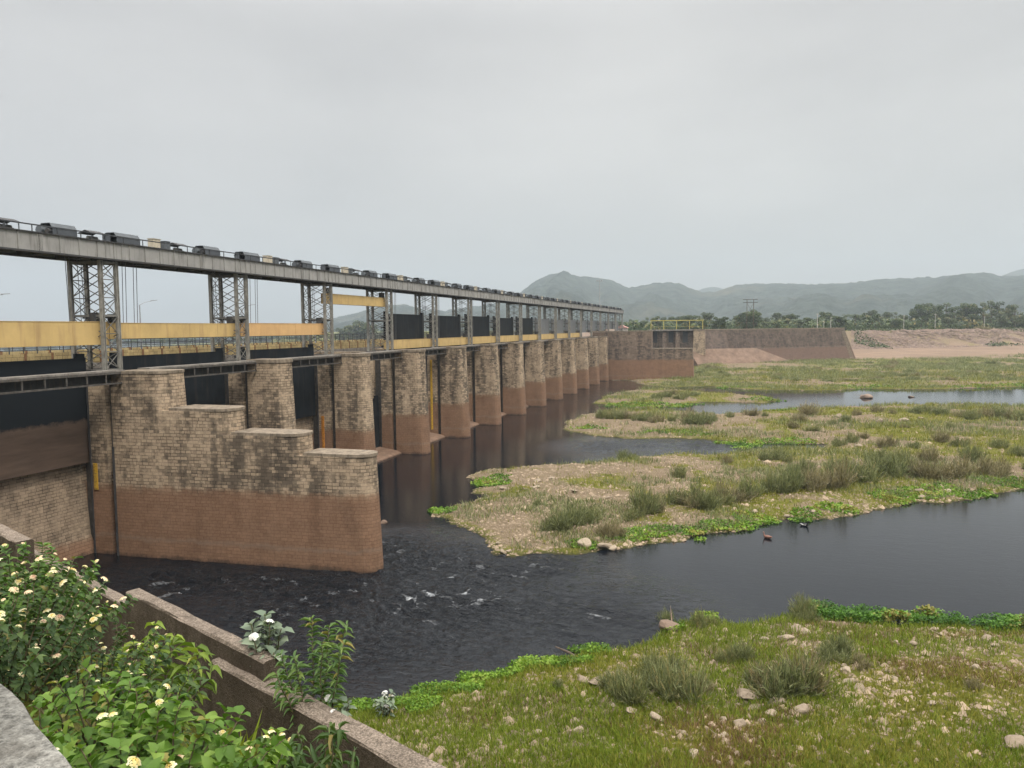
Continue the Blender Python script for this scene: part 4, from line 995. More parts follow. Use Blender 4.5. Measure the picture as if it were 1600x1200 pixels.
# scattered ground cover: points spread over the land, thinning with distance
def scatter(n, u0, u1, d0, d1, test):
    th = nr.uniform(azu(u1), azu(u0), n); r_ = np.exp(nr.uniform(math.log(d0), math.log(d1), n)); x = -np.sin(th)*r_; y = np.cos(th)*r_
    h, s, idx, q, al, sn, t_ = height(x, y, True); g = fbm(x*.16, y*.16, 41, 5)
    k = test(x, y, h, s, idx, q, al, sn, t_, g, r_); return x[k], y[k], h[k], r_[k], s[k], idx[k], g[k]
OCT = np.array([(1,0,0),(0,1,0),(-1,0,0),(0,-1,0),(0,0,1)], float); OF = np.array([(0,1,4),(1,2,4),(2,3,4),(3,0,4)])
def gravel(name, x, y, h, size, mat):
    n = len(x); V = OCT[None]*size[:, None, None]*nr.uniform(.55, 1.25, (n, 5, 3))*np.array([1, .8, .55])
    a = nr.uniform(0, 6.28, n); c_, s_ = np.cos(a), np.sin(a)
    X = V[..., 0]*c_[:, None]-V[..., 1]*s_[:, None]; Y = V[..., 0]*s_[:, None]+V[..., 1]*c_[:, None]
    V = np.stack([X+x[:, None], Y+y[:, None], V[..., 2]+h[:, None]-size[:, None]*.1], -1).reshape(-1, 3)
    F = (OF[None]+np.arange(n)[:, None, None]*5).reshape(-1, 3)
    tag(obj(name, npmesh(name, V, F, np.repeat(nr.random(n), 5)), None, mat), kind='stuff')
x, y, h, r_, s, idx, g = scatter(230000, -50, 1700, 22, 300, lambda x, y, h, s, idx, q, al, sn, t_, g, r_: (s > .02) & (sn < -.3) & (q < -1) & (h < 2.5) & (nr.random(len(x)) < np.where(idx == 0, sstep(.58, .40, g)*.5+.08+.45*capsule(x, y, g0(700, 1140), g0(1260, 1085), 3.5), sstep(.72, .46, g)+.12)))
gravel('gravel', x, y, h, np.minimum(.035+nr.exponential(.045, len(x))+r_*.0006, .35), 'gravel_stone')
x, y, h, r_, s, idx, g = scatter(60000, 300, 1720, 20, 130, lambda x, y, h, s, idx, q, al, sn, t_, g, r_: (s > .05) & (idx < 2) & (sn < -.4) & (nr.random(len(x)) < sstep(.48, .62, fbm(x*.3, y*.3, 46, 4))*.5*np.where(idx == 0, capsule(x, y, g0(760, 1130), g0(1240, 1085), 3.4)*1.3+.04, .8)+.03))
gravel('cobbles', x, y, h+.02, np.minimum(.09+nr.exponential(.07, len(x)), .45), 'gravel_stone')
x, y, h, r_, s, idx, g = scatter(40000, 1330, 1800, 330, 560, lambda x, y, h, s, idx, q, al, sn, t_, g, r_: (idx == 3) & (al > 62) & (q > 36) & (q < 68))
gravel('rubble_slope', x, y, h+.1, nr.uniform(.35, 1.15, len(x)), 'pink_rubble')
x, y, h, r_, s, idx, g = scatter(60000, 1335, 1800, 330, 600, lambda x, y, h, s, idx, q, al, sn, t_, g, r_: (idx == 3) & (al > 62) & (q > 34) & (q < 82) & (fbm(x*.05, y*.05, 95)+np.where(al < 128, .12, -.12)*(q > 46)+.1*(q > 66) > .56))
V_, F_, T_ = leafcloud(np.stack([x, y, h+nr.random(len(x))*1.1], 1), nr.normal(size=(len(x), 3))+[0, 0, .8], .75, 1.0)
tag(obj('slope_scrub', npmesh('slope_scrub', V_, F_, T_), None, 'pale_tree_leaf'), kind='stuff')
def blades(x, y, h, hgt, wid, lean, nb, r=nr):
    """nb thin bent blades at each spot"""
    n = len(x)*nb; X = np.repeat(x, nb)+r.normal(0, 1, n)*np.repeat(wid, nb)*.5; Y = np.repeat(y, nb)+r.normal(0, 1, n)*np.repeat(wid, nb)*.5; Z = np.repeat(h, nb)-.02
    H = np.repeat(hgt, nb)*r.uniform(.5, 1.2, n); a = r.uniform(0, 6.28, n); ln = lean*H*r.uniform(.2, 1.2, n)
    bw = np.repeat(np.maximum(hgt*.045, .006), nb)*r.uniform(.7, 1.5, n); tw = a+r.uniform(-1.2, 1.2, n)+1.57
    B = np.stack([X, Y, Z], 1); D = np.stack([np.cos(a)*ln, np.sin(a)*ln, H], 1); S = np.stack([np.cos(tw)*bw, np.sin(tw)*bw, 0*bw], 1)
    Mid = B+D*np.array([.32, .32, .55])
    V = np.stack([B-S, B+S, Mid+S*.8, Mid-S*.8, B+D], 1).reshape(-1, 3)
    i = np.arange(n)[:, None]*5
    return V, [np.concatenate([i, i+1, i+2, i+3], 1), np.concatenate([i+3, i+2, i+4], 1)], np.repeat(np.repeat(r.random(len(x)), nb)*.6+r.random(n)*.4, 5)
def grass(name, mat, pts, hgt, nb, lean=.6):
    x, y, h, r_ = pts; V, F, T = blades(x, y, h, hgt, hgt*1.1, lean, nb)
    tag(obj(name, npmesh(name, V, F, T), None, mat), kind='stuff')
x, y, h, r_, s, idx, g = scatter(130000, -50, 1720, 22, 260, lambda x, y, h, s, idx, q, al, sn, t_, g, r_: (s > .15) & (sn < -.3) & (q < -1) & (h < 2.6) & (nr.random(len(x)) < np.where(idx == 0, sstep(.36, .55, g)*.9+.12, sstep(.50, .66, g+np.clip((x+8)/160, -.12, .12))*.8+.06)))
grass('dry_grass', 'ground_grass', (x, y, h, r_), (.13+r_*.0024)*nr.uniform(.6, 1.5, len(x)), 5)
x, y, h, r_, s, idx, g = scatter(150000, 200, 1720, 18, 60, lambda x, y, h, s, idx, q, al, sn, t_, g, r_: (idx == 0) & (s > .1) & (sn < -.3) & (nr.random(len(x)) < np.clip(sstep(32, 24, r_+(g-.5)*44)*.85+np.exp(-(s/1.0)**2)*.9, 0, 1)))
grass('green_grass', 'green_grass', (x, y, h, r_), (.13+r_*.003)*nr.uniform(.6, 1.5, len(x)), 5)
x, y, h, r_, s, idx, g = scatter(90000, 960, 1720, 165, 420, lambda x, y, h, s, idx, q, al, sn, t_, g, r_: (idx == 3) & (s > .6) & (q < -1) & (h < 3.5) & (nr.random(len(x)) < sstep(.44, .56, fbm(x*.07, y*.12, 47))*.9+.03))
grass('far_bank_grass', 'bush_blade', (x, y, h, r_), (.2+r_*.0016)*nr.uniform(.5, 1.6, len(x)), 5, .8)
x, y, h, r_, s, idx, g = scatter(120000, 640, 1720, 40, 200, lambda x, y, h, s, idx, q, al, sn, t_, g, r_: ((idx == 1) | (idx == 2)) & (s > .8) & (nr.random(len(x)) < sstep(.46, .62, fbm(x*.11, y*.2, 48))*.5))
grass('wiry_grass', 'bush_blade', (x, y, h, r_), (.16+r_*.0028)*nr.uniform(.5, 1.6, len(x)), 5, .7)
x, y, h, r_, s, idx, g = scatter(120000, 560, 1720, 18, 44, lambda x, y, h, s, idx, q, al, sn, t_, g, r_: (idx == 0) & (s > 1) & (sn < -1) & (nr.random(len(x)) < sstep(.52, .68, fbm(x*.22+3, y*.3, 49)-.12*sstep(3, -6, x))*.6))
grass('rusty_grass', 'red_grass', (x, y, h, r_), .16*nr.uniform(.5, 1.5, len(x)), 5, .9)
# bright leafy mats along the water's edge
def matleaf(name, mat, x, y, h, size, up):
    n = len(x); P = np.stack([x, y, h+up*nr.random(n)], 1)
    pt = fbm(x*.7, y*.7, 97, 3); P[:, 2] += np.clip(pt-.5, 0, 1)*up*1.6
    V, F, T = leafcloud(P, nr.normal(size=(n, 3))*.75+[0, 0, .9], size*(.7+pt*.7), 1.2, np.clip((pt-.5)*2.2+.45+nr.normal(0, .18, n), 0, 1))
    tag(obj(name, npmesh(name, V, F, T), None, mat), kind='stuff')
MATS = [(1010,838,60,6),(1070,833,45,6),(1130,826,55,7),(1180,815,40,7),(910,857,30,5),(980,846,34,6),(1260,806,30,6),(1310,800,40,6),(1390,782,40,8),(1440,775,50,8),(1500,773,50,8),(1560,757,60,8),(1640,750,60,8),(770,756,34,8),(690,800,26,6),(1150,696,40,6),(1090,681,30,4),(1030,678,60,4),(950,672,60,4),(1230,692,60,3),(1230,644,50,3),(1100,634,60,3),(1180,626,50,2),(1000,634,60,3),(1230,606,120,2),(1330,606,90,2),(1450,605,120,2),(1580,603,80,2),(1250,813,20,4),(1095,844,14,3),(860,700,70,0)]
def in_mats(x, y, M):
    k = np.zeros(len(x))
    for u, v, ru, rv_ in M:
        if rv_ == 0: continue
        c0 = g0(u, v); e1 = g0(u+ru, v)-c0; a = np.linalg.norm(e1); e1 = e1/a; e2 = np.array([-e1[1], e1[0]]); b_ = abs((g0(u, v-rv_)-g0(u, v+rv_))@e2)/2
        k = np.maximum(k, 1.25-np.sqrt((((x-c0[0])*e1[0]+(y-c0[1])*e1[1])/a)**2+(((x-c0[0])*e2[0]+(y-c0[1])*e2[1])/b_)**2))
    return np.where(k <= .05, -2.0, k)
x, y, h, r_, s, idx, g = scatter(520000, 640, 1720, 42, 230, lambda x, y, h, s, idx, q, al, sn, t_, g, r_: (s > -2.5) & (s < 4) & (in_mats(x, y, MATS)+(fbm(x*.9, y*.9, 91)-.5)*.8 > .36))
matleaf('waterside_plants', 'mat_leaf', x, y, np.maximum(h, .0), .07+r_*.0012, .16)
MAT2 = [(1290,962,36,14),(1350,970,60,12),(1460,975,50,8),(1560,982,60,10),(1640,985,60,10),(1400,975,40,8)]
x, y, h, r_, s, idx, g = scatter(280000, 1200, 1750, 20, 46, lambda x, y, h, s, idx, q, al, sn, t_, g, r_: (s > -1.5) & (in_mats(x, y, MAT2)+(fbm(x*1.2, y*1.2, 92)-.5)*.9 > .3))
matleaf('leafy_bank_plants', 'dark_mat_leaf', x, y, np.maximum(h, .0), .11, .5)
MAT3 = [(620,1108,60,16),(690,1085,60,14),(560,1108,40,12),(770,1060,60,12),(860,1040,60,10),(930,1018,40,8),(660,1125,40,10),(1100,970,30,8),(1050,990,30,8)]
x, y, h, r_, s, idx, g = scatter(330000, 480, 1200, 20, 46, lambda x, y, h, s, idx, q, al, sn, t_, g, r_: (s > -.8) & (sn < -.35) & (in_mats(x, y, MAT3)+(fbm(x*1.1, y*1.1, 93)-.5)*1.5 > .35))
matleaf('bank_edge_plants', 'mat_leaf', x, y, np.maximum(h, .0), .09, .24)

# bushes
def bush_mesh(seed, n=300):
    r = np.random.default_rng(seed); V = []; 
    a = r.uniform(0, 6.28, n); sp = r.uniform(0, 1, n)**.7; base = r.uniform(0, .3, n)
    off2 = r.uniform(0, 6.28); L_ = r.uniform(.4, 1.08, n)*(1-.35*sp)*(1-.35*np.clip(np.cos(a-off2), 0, 1)*sp)
    kc = r.integers(0, 6, n); cc_ = r.normal(size=(6, 2))*.3; ch = r.uniform(.45, 1.1, 6); L_ = L_*ch[kc]
    B = np.stack([np.cos(a)*base*.6+cc_[kc, 0], np.sin(a)*base*.6+cc_[kc, 1], 0*a], 1)
    D = np.stack([np.cos(a)*sp*.38*ch[kc], np.sin(a)*sp*.38*ch[kc], L_], 1)+r.normal(size=(n, 3))*.07
    S = np.cross(D, r.normal(size=(n, 3))); S /= np.linalg.norm(S, axis=1, keepdims=True); S *= .011
    Vs = []; Fs = []; Ts = []; off = 0
    for f0, f1 in ((0, .5), (.42, .8), (.7, 1.0)):
        P0 = B+D*f0; P1 = B+D*f1+r.normal(size=(n, 3))*.03*f1
        V = np.stack([P0-S, P0+S, P1+S*.5, P1-S*.5], 1).reshape(-1, 3); Vs.append(V); Fs.append(np.arange(4*n).reshape(-1, 4)+off); Ts.append(np.repeat(r.random(n)*.7+.3*f1, 4)); off += len(V)
    # side twigs give it feathery mass
    m_ = n*5; k = r.integers(0, n, m_); f = r.uniform(.3, 1.0, m_)[:, None]
    P = B[k]+D[k]*f; dd = D[k]*.16+r.normal(size=(m_, 3))*.055+[0, 0, .03]; S2 = np.cross(dd, r.normal(size=(m_, 3))); S2 /= np.linalg.norm(S2, axis=1, keepdims=True); S2 *= .009
    V = np.stack([P-S2, P+S2, P+dd+S2*.3, P+dd-S2*.3], 1).reshape(-1, 3); Vs.append(V); Fs.append(np.arange(4*m_).reshape(-1, 4)+off); Ts.append(np.repeat(r.random(m_), 4))
    return npmesh('bush', np.concatenate(Vs), np.concatenate(Fs), np.concatenate(Ts))
BM = [bush_mesh(500+i) for i in range(5)]
BMAT = {0: 'bush_blade'}
def bushes(items, where, grp, zref=.6, wide=1.0):
    for i, (it, x, y, z, d) in enumerate(place(sorted(items), zref)):
        hh = it[2]*d/FOC*rng.uniform(.7, 1.0); k = i % 5
        o_ = obj('feathery_bush', BM[k])
        if not BM[k].materials: BM[k].materials.append(None)
        dry = len(it) < 4 and rng.random() < .3
        o_.material_slots[0].link = 'OBJECT'; o_.material_slots[0].material = MAT['bush_dry' if dry else 'bush_blade']
        o_.location = (x, y, z-.04); o_.rotation_euler.z = rng.uniform(0, 6); ww = hh*rng.uniform(.85, 1.2)*wide; o_.scale = (ww, ww, hh)
        tag(o_, it[3] if len(it) > 3 else f'{ordn(i+1)} feathery bush from the left {where}, {"dry olive-tan" if dry else "grey-green"}', 'bush', grp)
bushes([(985,1095,62),(960,1085,50),(1062,1092,72),(1030,1080,55),(1100,1075,40),(1160,1030,45),(1140,1035,35),(1200,1080,62),(1225,1088,82),(1255,1078,70),(1185,1085,50),(1310,1026,52),(1295,1032,36),(1345,1040,24),(1098,978,34),(1248,962,40),(1262,968,28),(1020,1050,45),(1000,1060,50),(870,1075,20),(1055,1050,40),(1520,1075,26),(1080,1090,45)], 'on the near grassy bank', 'feathery bushes on the near bank', .9)
bushes([(1037,968,26,'small green bush behind the brown boulder at the water edge')], '', 'feathery bushes on the near bank', .4)
bushes([(898,822,56),(880,828,44),(862,825,30),(915,815,40),(1008,800,58),(985,806,42),(1025,798,44),(945,838,34),(965,835,24),(1082,790,44),(1070,782,40),(1100,795,36),(1146,788,40),(1128,785,34),(1170,775,36),(1200,768,46),(1222,765,44),(1245,760,50),(1270,765,40),(1295,758,52),(1320,752,56),(1345,752,46),(1060,746,26),(975,718,24),(990,716,16),(1135,724,20),(1215,718,30),(1195,720,24),(1232,722,22),(1420,742,45),(1445,748,45),(1478,742,45),(1385,742,40),(1405,725,40),(1450,722,36),(1540,742,34),(1572,735,30),(1310,697,26),(1330,690,18),(1500,698,28),(1520,720,30),(1590,712,26),(1560,700,24),(1352,684,18),(1470,690,22),(1260,745,36),(1610,735,30),(1640,722,30),(1370,725,34),(838,790,16),(1430,700,22),(1390,698,20)], 'on the long middle gravel bank', 'feathery bushes on the middle bank')
bushes([(938,653,17),(955,655,17),(970,655,18),(985,655,16),(1000,657,20),(1015,656,18),(1030,660,20),(1050,658,16),(1072,661,26),(1085,662,24),(1098,662,26),(1112,658,18),(1140,652,12),(1180,648,16),(1195,650,12),(1265,648,22),(1250,660,18),(1240,668,14),(1318,660,16),(1300,662,12),(1370,644,14),(1390,646,12),(1448,644,18),(1430,646,14),(1470,648,16),(1520,655,22),(1500,652,16),(1545,652,20),(1562,650,20),(1580,654,20),(1598,656,22),(1272,672,12),(1412,668,12),(1482,668,14),(1622,655,22),(1340,648,12)], 'along the back edge of the middle bank', 'feathery bushes along the back edge of the middle bank', .5, 1.2)
bushes([(1028,622,12),(1040,620,12),(1055,616,14),(1072,620,15),(1062,624,12),(960,622,7),(1085,618,9)], 'on the small islet between the pools', 'bushes on the small islet', .4, 1.5)
eb = [(nr.uniform(1090, 1610), 0, 0) for _ in range(70)]
eb = [(u, nr.uniform(572, 600)-(u-1090)/510*8+ (0 if i % 3 else 2), nr.uniform(4, 9)) for i, (u, _, _) in enumerate(eb)]
bushes(eb, 'on the far flat bank beyond the pool', 'bushes on the far flat bank', 1.0, 2.4)
bushes([(1390,537,9),(1375,536,7),(1345,532,9),(1460,535,7),(1475,535,8),(1500,534,6),(1530,515,8),(1580,514,9),(1596,512,9)], 'on the stone slope of the far bank', 'bushes on the far stone slope', 7, 2.2)

# ================================================================== THE NEAR BANK: walls and plants
def wall_pt(t_, n_): return (t_*WE[0]+n_*WN[0], t_*WE[1]+n_*WN[1])
rw = thing('retaining_wall', (*wall_pt(-8.4, -4.69), 9.2), 'brown weathered concrete retaining wall with stepped top, running down past the planted slope', 'wall')
ox, oy = wall_pt(-8.4, -4.69)
def wseg(name, t0, t1, n0, n1, z0, z1):
    """one length of wall, with a slightly uneven worn top edge"""
    mb = MB(); k = max(2, int(abs(t1-t0)/.35)); rings = []
    for i in range(k+1):
        t_ = t0+(t1-t0)*i/k; j = [rng.uniform(-.012, .012) for _ in range(6)]
        sec = [(n0+j[0], z0), (n1+j[1], z0), (n1+j[2], z1-.025), (n1-.025, z1+j[3]), (n0+.025, z1+j[4]), (n0+j[5], z1-.025)]
        rings.append([(*(lambda p: (p[0]-ox, p[1]-oy))(wall_pt(t_, n_)), z-9.2) for n_, z in sec])
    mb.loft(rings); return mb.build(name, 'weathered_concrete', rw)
wseg('upper_length', -12.15, -8.2, -5.0, -4.77, -1.2, 10.60)
wseg('lower_length', -9.28, 6, -4.94, -4.65, -1.2, 10.36)
wseg('far_length', -46, -12.16, -4.98, -4.76, -1.2, 10.36)
wseg('far_step', -46, -16.2, -4.75, -4.45, 8.5, 10.72)
# parapet the photographer leans over
pb = thing('parapet_block', (-2.2, 1.4, 12.8), 'pale rough concrete parapet block in the bottom left corner', 'parapet')
edge = [onz(u, v, 13.5)[:2] for u, v in [(-330,900),(-150,985),(0,1062),(22,1078),(42,1098),(60,1130),(78,1150),(98,1172),(112,1186),(128,1210),(150,1250),(170,1330)]]
back = [(-1.25, .55), (-2.6, .9), (-3.6, 1.9)]
pts = [(float(x)+2.2, float(y)-1.4) for x, y in edge]+[(x+2.2, y-1.4) for x, y in back]
cx_ = sum(p[0] for p in pts)/len(pts); cy_ = sum(p[1] for p in pts)/len(pts)
def shr(f): return [(cx_+(x-cx_)*f, cy_+(y-cy_)*f) for x, y in pts]
MB().loft([[(x, y, -.6) for x, y in shr(1.0)], [(x, y, .64) for x, y in shr(1.0)], [(x, y, .685) for x, y in shr(.985)], [(x, y, .70) for x, y in shr(.95)]]).build('block', 'block_concrete', pb, smooth=False)

def leafset(P, D, size, width=.5, fold=.18, droop=.25, r=nr):
    """pointed folded leaves: P base, D direction"""
    n = len(P); D = D/np.linalg.norm(D, axis=1, keepdims=True); up = np.array([0, 0, 1.0])+r.normal(size=(n, 3))*.25
    S = np.cross(D, up); S /= np.linalg.norm(S, axis=1, keepdims=True); U = np.cross(S, D)
    s = (size*r.uniform(.65, 1.25, n))[:, None]; V = []
    for t_, wv, lift in ((0, 0, 0), (.3, 0, -.02), (.68, 0, -.09), (1, 0, -.25), (.28, 1, .05), (.66, .78, -.02), (.28, -1, .05), (.66, -.78, -.02)):
        f = fold*abs(wv)*.5
        V.append(P+D*s*t_+S*s*wv*width*.5+U*s*(f+(lift+.0)*droop/.25))
    V = np.stack(V, 1).reshape(-1, 3); i = np.arange(n)[:, None]*8
    F3 = np.concatenate([np.concatenate([i+a for a in f], 1) for f in ((0, 4, 1), (0, 1, 6), (2, 5, 3), (2, 3, 7))]); F4 = np.concatenate([np.concatenate([i+a for a in f], 1) for f in ((1, 4, 5, 2), (1, 2, 7, 6))])
    return V, F3, F4
def flower_mesh(r, kind):
    n = 26; a = np.arange(n)*2.4; q = np.sqrt((np.arange(n)+.5)/n)
    P = np.stack([np.cos(a)*q, np.sin(a)*q, .55*(1-q*q)], 1); Nn = np.stack([np.cos(a)*q, np.sin(a)*q, .9+0*a], 1)
    tint = np.clip(q*1.0+r.normal(0, .12, n), 0, 1)
    V, F, T = leafcloud(P, Nn, .55, 1.2, tint, r); return npmesh('flower', V, F, T)
FR = np.random.default_rng(5); FM = {k: flower_mesh(FR, k) for k in ('petal_yellow', 'petal_pink', 'petal_white')}
for k in FM: FM[k].materials.append(MAT[k])
def plant(name, loc, label, cat, spread, height_, nst, leaf, lmat, width=.55, every=.05, pair=2, arch=.5, flowers=0, fmats=('petal_yellow', 'petal_pink'), fsize=.016, lean=(0, 0), stem_r=.006, seed=0, droop=.25, start=.2, lax=.5, group=None):
    r = np.random.default_rng(900+seed); root = thing(name, loc, label, cat, group); mb = MB(); P = []; D = []; tips = []
    for k in range(nst):
        a = k*2.4+r.uniform(-.4, .4); q = math.sqrt((k+.5)/nst); rad = spread*q; Hh = height_*r.uniform(.7, 1.05)*(1-.35*q*q)
        b0 = np.array([math.cos(a)*rad*.25, math.sin(a)*rad*.25, -.15]); tip = np.array([math.cos(a)*rad+lean[0]*Hh, math.sin(a)*rad+lean[1]*Hh, Hh])
        ctrl = b0*.5+tip*.5+np.array([0, 0, arch*Hh*.5]); n = 9
        pts = [b0*(1-f)**2+2*ctrl*f*(1-f)+tip*f*f+r.normal(size=3)*.012 for f in np.linspace(0, 1, n)]
        mb.tube(pts, [stem_r*(1.3-.9*i/(n-1)) for i in range(n)], 5)
        Ls = sum(np.linalg.norm(pts[i+1]-pts[i]) for i in range(n-1)); m_ = max(4, int(Ls/every))
        for j in range(m_):
            f = start+(1-start)*(j+.5)/m_; x_ = f*(n-1); i = min(int(x_), n-2); p_ = pts[i]*(1-(x_-i))+pts[i+1]*(x_-i); d_ = pts[i+1]-pts[i]; d_ /= np.linalg.norm(d_)
            ph = j*1.57+r.uniform(-.5, .5)
            for e in range(pair):
                an = ph+e*2*math.pi/pair; o_ = np.cross(d_, [math.cos(an), math.sin(an), .3]); o_ /= np.linalg.norm(o_)
                P.append(p_); D.append(o_+d_*.45+np.array([0, 0, .1-lax*.6*r.random()]))
        tips.append((pts[-1], d_))
        for j in (4, 6):
            if r.random() < .6: tips.append((pts[j]+np.array([0, 0, .03]), d_))
    mb.build('stem', 'twig', root, smooth=True)
    P = np.array(P); D = np.array(D); V, F3, F4 = leafset(P, D, leaf, width, droop=droop, r=r)
    tint = np.where(r.random(len(P)) < .035, 1.0, np.clip(r.normal(.42, .2, len(P))+.25*(P[:, 2]/height_-.5), 0, .88))
    obj('foliage', npmesh('foliage', V, [F3, F4], np.repeat(tint, 8), smooth=True), root, lmat)
    r.shuffle(tips)
    for p_, d_ in tips[:flowers]:
        k = fmats[int(r.integers(0, len(fmats)))]; f = obj('flower', FM[k], root); f.location = Vector(p_)+Vector((0, 0, .025)); s_ = fsize*r.uniform(.8, 1.35); f.scale = (s_, s_, s_)
        f.rotation_euler = (r.uniform(-.6, .6), r.uniform(-.6, .6), r.uniform(0, 6))
    return root
def gp(u, dist):
    x, y = at(u, 0, dist); return x, y, grd(x, y)
LG = 'lantana bushes on the near slope'
plant('lantana_bush', gp(5, 7.2), 'large flowering lantana bush at the left edge, against the retaining wall', 'bush', .66, 1.08, 56, .062, 'lantana_leaf', .62, .036, flowers=95, fsize=.0145, seed=1, group=LG)
plant('lantana_bush', gp(62, 8.2), 'lantana bush with pale pink flowers leaning on the wall end', 'bush', .45, .7, 34, .058, 'lantana_leaf', .62, .038, flowers=85, fsize=.0145, seed=2, group=LG)
plant('lantana_bush', gp(-40, 5.6), 'dark lower lantana bush dotted with cream flowers above the pale parapet', 'bush', .8, .85, 48, .056, 'dark_leaf', .6, .04, flowers=70, fsize=.024, seed=3, group=LG)
plant('lantana_bush', gp(110, 6.0), 'sparse lantana bush with peach flowers in the shade mid slope', 'bush', .62, .6, 34, .052, 'dark_leaf', .6, .045, flowers=44, fsize=.0145, seed=4, group=LG)
plant('leafy_shrub', gp(205, 6.9), 'yellow-green upright leafy shrub in front of the retaining wall', 'shrub', .55, 1.12, 18, .14, 'lime_leaf', .36, .085, pair=2, arch=.2, seed=5, lax=.9, droop=.5, flowers=0)
plant('leafy_shrub', gp(190, 5.6), 'grey-green loose shrub below the yellow-green one', 'shrub', .45, .55, 20, .085, 'dark_leaf', .4, .06, seed=6, lax=.8)
plant('broad_leaf_plant', gp(190, 3.5), 'lush bright green broad-leaved plant with yellow flower heads, at the bottom edge', 'plant', .58, .52, 40, .07, 'broad_leaf', .66, .038, flowers=20, fmats=('petal_yellow',), fsize=.02, seed=7, lax=.4)
plant('broad_leaf_plant', gp(312, 3.9), 'bright green broad-leaved plant with peach flower heads, right of the lush one', 'plant', .45, .42, 34, .065, 'broad_leaf', .66, .038, flowers=20, fsize=.02, seed=8, lax=.4)
plant('broad_leaf_plant', gp(120, 4.2), 'bright green low plant along the edge of the pale parapet', 'plant', .42, .5, 26, .065, 'broad_leaf', .64, .055, flowers=6, fmats=('petal_yellow',), fsize=.015, seed=9)
plant('broad_leaf_plant', gp(270, 2.95), 'nearest green broad-leaved plant cut by the bottom edge', 'plant', .5, .42, 30, .07, 'broad_leaf', .66, .04, flowers=6, fsize=.015, seed=10)
plant('drooping_shrub', gp(455, 4.1), 'dark narrow-leaved drooping shrub at the foot of the wall, bottom edge', 'shrub', .40, .82, 18, .085, 'dark_leaf', .26, .045, flowers=3, fmats=('petal_yellow', 'petal_pink'), fsize=.014, seed=11, lax=1.3, droop=.6)
plant('milkweed', (*wall_pt(-8.55, -5.0), 10.15), 'pale grey-green milkweed with round leaves and white flowers behind the wall', 'plant', .26, 1.0, 6, .17, 'grey_leaf', .72, .10, arch=.1, flowers=5, fmats=('petal_white',), fsize=.06, stem_r=.014, seed=12, lax=-.2, start=.3)
plant('neem_sapling', (*wall_pt(-7.45, -4.98), 9.85), 'tall light green sapling with narrow leaflets rising behind the wall', 'sapling', .55, 1.55, 8, .15, 'neem_leaf', .25, .07, arch=.1, seed=13, lax=.2, stem_r=.009, droop=.4, start=.35)
plant('milkweed', (*wall_pt(-7.1, -4.98), 9.85), 'pale milkweed among the sapling stems, growing against the wall', 'plant', .28, .62, 7, .11, 'grey_leaf', .62, .07, arch=.1, flowers=3, fmats=('petal_white',), fsize=.04, stem_r=.01, seed=14, lax=0, start=.25)
wfx = place([(602, 1122)], .4)[0]
plant('milkweed', (wfx[1], wfx[2], wfx[3]), 'small white-flowered milkweed on the bank below the wall', 'plant', .5, 1.0, 7, .22, 'grey_leaf', .6, .12, flowers=4, fmats=('petal_white',), fsize=.12, stem_r=.02, seed=15)
# blades of grass at the wall foot
for i, (u, dist, hh, lb) in enumerate([(290, 5.2, .42, 'clump of long grass blades left of the broad-leaved plants, by the wall'), (345, 4.9, .62, 'tall clump of grass blades standing against the wall foot'), (395, 4.7, .5, 'short clump of grass blades nearest the drooping shrub'), (150, 6.6, .3, 'dry grass clump in the shade under the lantana')]):
    x, y, z = gp(u, dist); r = np.random.default_rng(70+i); n = 13
    V, F, T = blades(np.zeros(n), np.zeros(n), np.zeros(n), np.full(n, hh), np.full(n, .26), .45, 3, r)
    o_ = obj('grass_clump', npmesh('grass_clump', V, F, T), None, 'green_grass' if i < 3 else 'ground_grass', (x, y, z)); tag(o_, lb, 'grass clump', 'grass clumps on the near slope')
# low weeds covering the slope's earth
x = nr.uniform(-9.5, 0.5, 9000); y = nr.uniform(1, 9.5, 9000); h, s, idx, q, al, sn, t_ = height(x, y, True)
k = (sn > .05) & (sn < 4.2); x, y, h = x[k], y[k], h[k]
V, F3, F4 = leafset(np.stack([x, y, h+nr.random(len(x))*.16], 1), nr.normal(size=(len(x), 3))*np.array([1, 1, .35])+[0, 0, .2], .055, .5)
tag(obj('slope_weeds', npmesh('slope_weeds', V, [F3, F4], np.repeat(nr.random(len(x))*.7, 8)), None, 'dark_leaf'), kind='stuff')

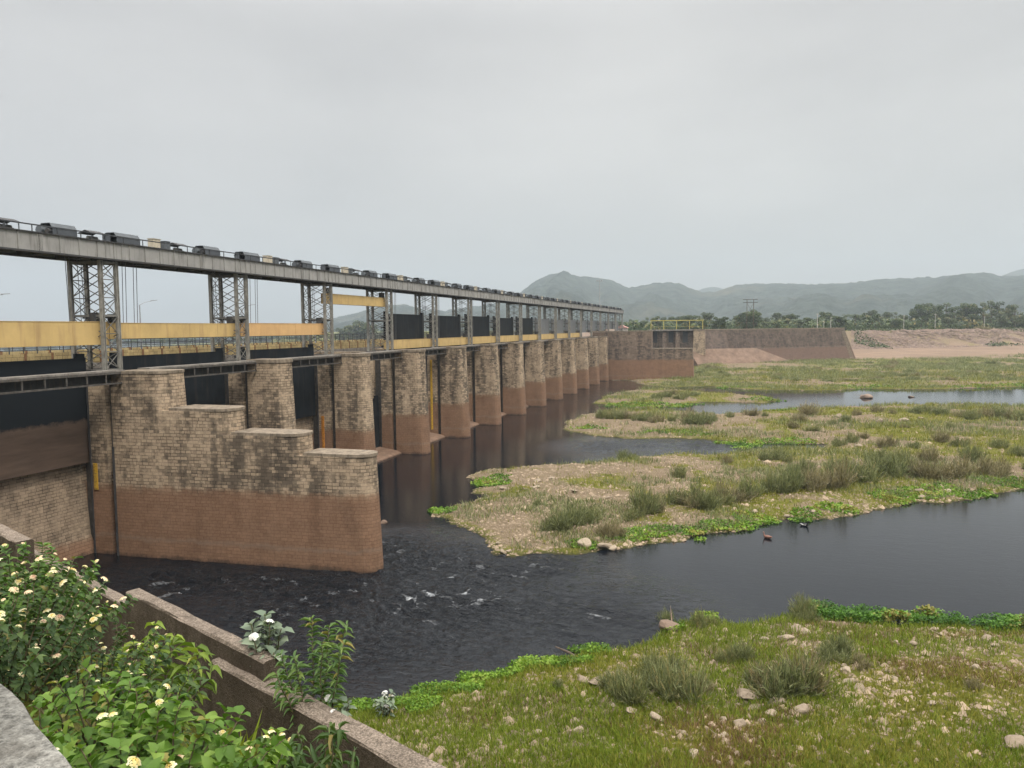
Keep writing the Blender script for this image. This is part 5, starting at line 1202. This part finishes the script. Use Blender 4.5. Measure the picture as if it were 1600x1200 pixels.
# two ducks on the water
simple('duck_brown', (.17, .085, .06), .7, scale=30); simple('duck_black', (.015, .014, .014), .6); simple('duck_white', (.6, .58, .55), .7)
def duck(u, v, label, dark, yaw):
    p_ = onz(u, v, 0); r_ = thing('duck', (float(p_[0]), float(p_[1]), .02), label, 'duck', 'ducks on the river', rz=yaw)
    def ell(c_, s_, n=10, m_=8):
        return [[(c_[0]+s_[0]*math.cos(th), c_[1]+s_[1]*math.sin(th)*math.cos(ph_), c_[2]+s_[2]*math.sin(th)*math.sin(ph_)) for ph_ in [2*math.pi*k/n for k in range(n)]] for th in [math.pi*(i+.02)/(m_-1+.04) for i in range(m_)]]
    secs = [(-.36, .02, .12), (-.28, .08, .10), (-.15, .145, .075), (0, .165, .07), (.14, .135, .075), (.22, .085, .12), (.25, .055, .2), (.255, .042, .28), (.275, .055, .34), (.315, .048, .36), (.35, .02, .345)]
    rings = []
    for i, (xx, rad, zz) in enumerate(secs):
        px_ = secs[max(i-1, 0)]; nx_ = secs[min(i+1, len(secs)-1)]; d_ = Vector((nx_[0]-px_[0], 0, nx_[2]-px_[2])).normalized(); upv = Vector((-d_.z, 0, d_.x))
        rings.append([Vector((xx, 0, zz))+Vector((0, 1, 0))*math.cos(a)*rad+upv*math.sin(a)*rad*.85 for a in [2*math.pi*k/10 for k in range(10)]])
    MB().loft(rings).build('body', 'duck_black' if dark else 'duck_brown', r_, smooth=True)
    MB().loft([[(.34, -.022, .335), (.34, .022, .335), (.34, .02, .355), (.34, -.02, .355)], [(.41, -.02, .325), (.41, .02, .325), (.41, .018, .335), (.41, -.018, .335)]]).build('bill', 'duck_black', r_)
    for s_ in (-1, 1):
        MB().loft([[(-.32, s_*.05, .13), (-.32, s_*.07, .14), (-.32, s_*.06, .16)], [(-.1, s_*.13, .05), (-.1, s_*.185, .09), (-.1, s_*.10, .165)], [(.13, s_*.12, .06), (.13, s_*.155, .09), (.13, s_*.09, .14)]]).build('wing', 'duck_white' if dark and s_ < 0 else ('duck_black' if dark else 'duck_brown'), r_, smooth=True)
duck(1199, 841, 'reddish-brown duck swimming off the middle bank', False, 2.6)
duck(1257, 822, 'black and white duck beside the bright green water plants', True, -.4)
# driftwood sticking from the near bank
dp = place([(890, 1028)], .3)[0]
db = thing('driftwood', (dp[1], dp[2], dp[3]), 'grey driftwood stick poking over the water from the near bank', 'driftwood')
MB().tube([(.5, -.2, .1), (0, 0, .3), (-.7, .2, .42)], [.07, .06, .025], 6).tube([(-.1, 0, .3), (-.5, .4, .25)], [.04, .015], 5).build('branch', 'trunk_bark', db)
lit = place([(1405, 1107)], .9)[0]
# haze: the air itself
me = bpy.data.meshes.new('haze'); hb = MB().box(-5200, 5200, -5200, 5200, -3.5, 420)
hzo = hb.build('haze', None); m = bpy.data.materials.new('haze_air'); m.use_nodes = True; t = m.node_tree; t.nodes.clear()
o = N(t, 'ShaderNodeOutputMaterial'); pv = N(t, 'ShaderNodeVolumePrincipled'); pv.inputs['Color'].default_value = (.575, .64, .69, 1); pv.inputs['Density'].default_value = .00029; pv.inputs['Anisotropy'].default_value = .25
t.links.new(pv.outputs[0], o.inputs['Volume']); hzo.data.materials.append(m); tag(hzo, kind='stuff')
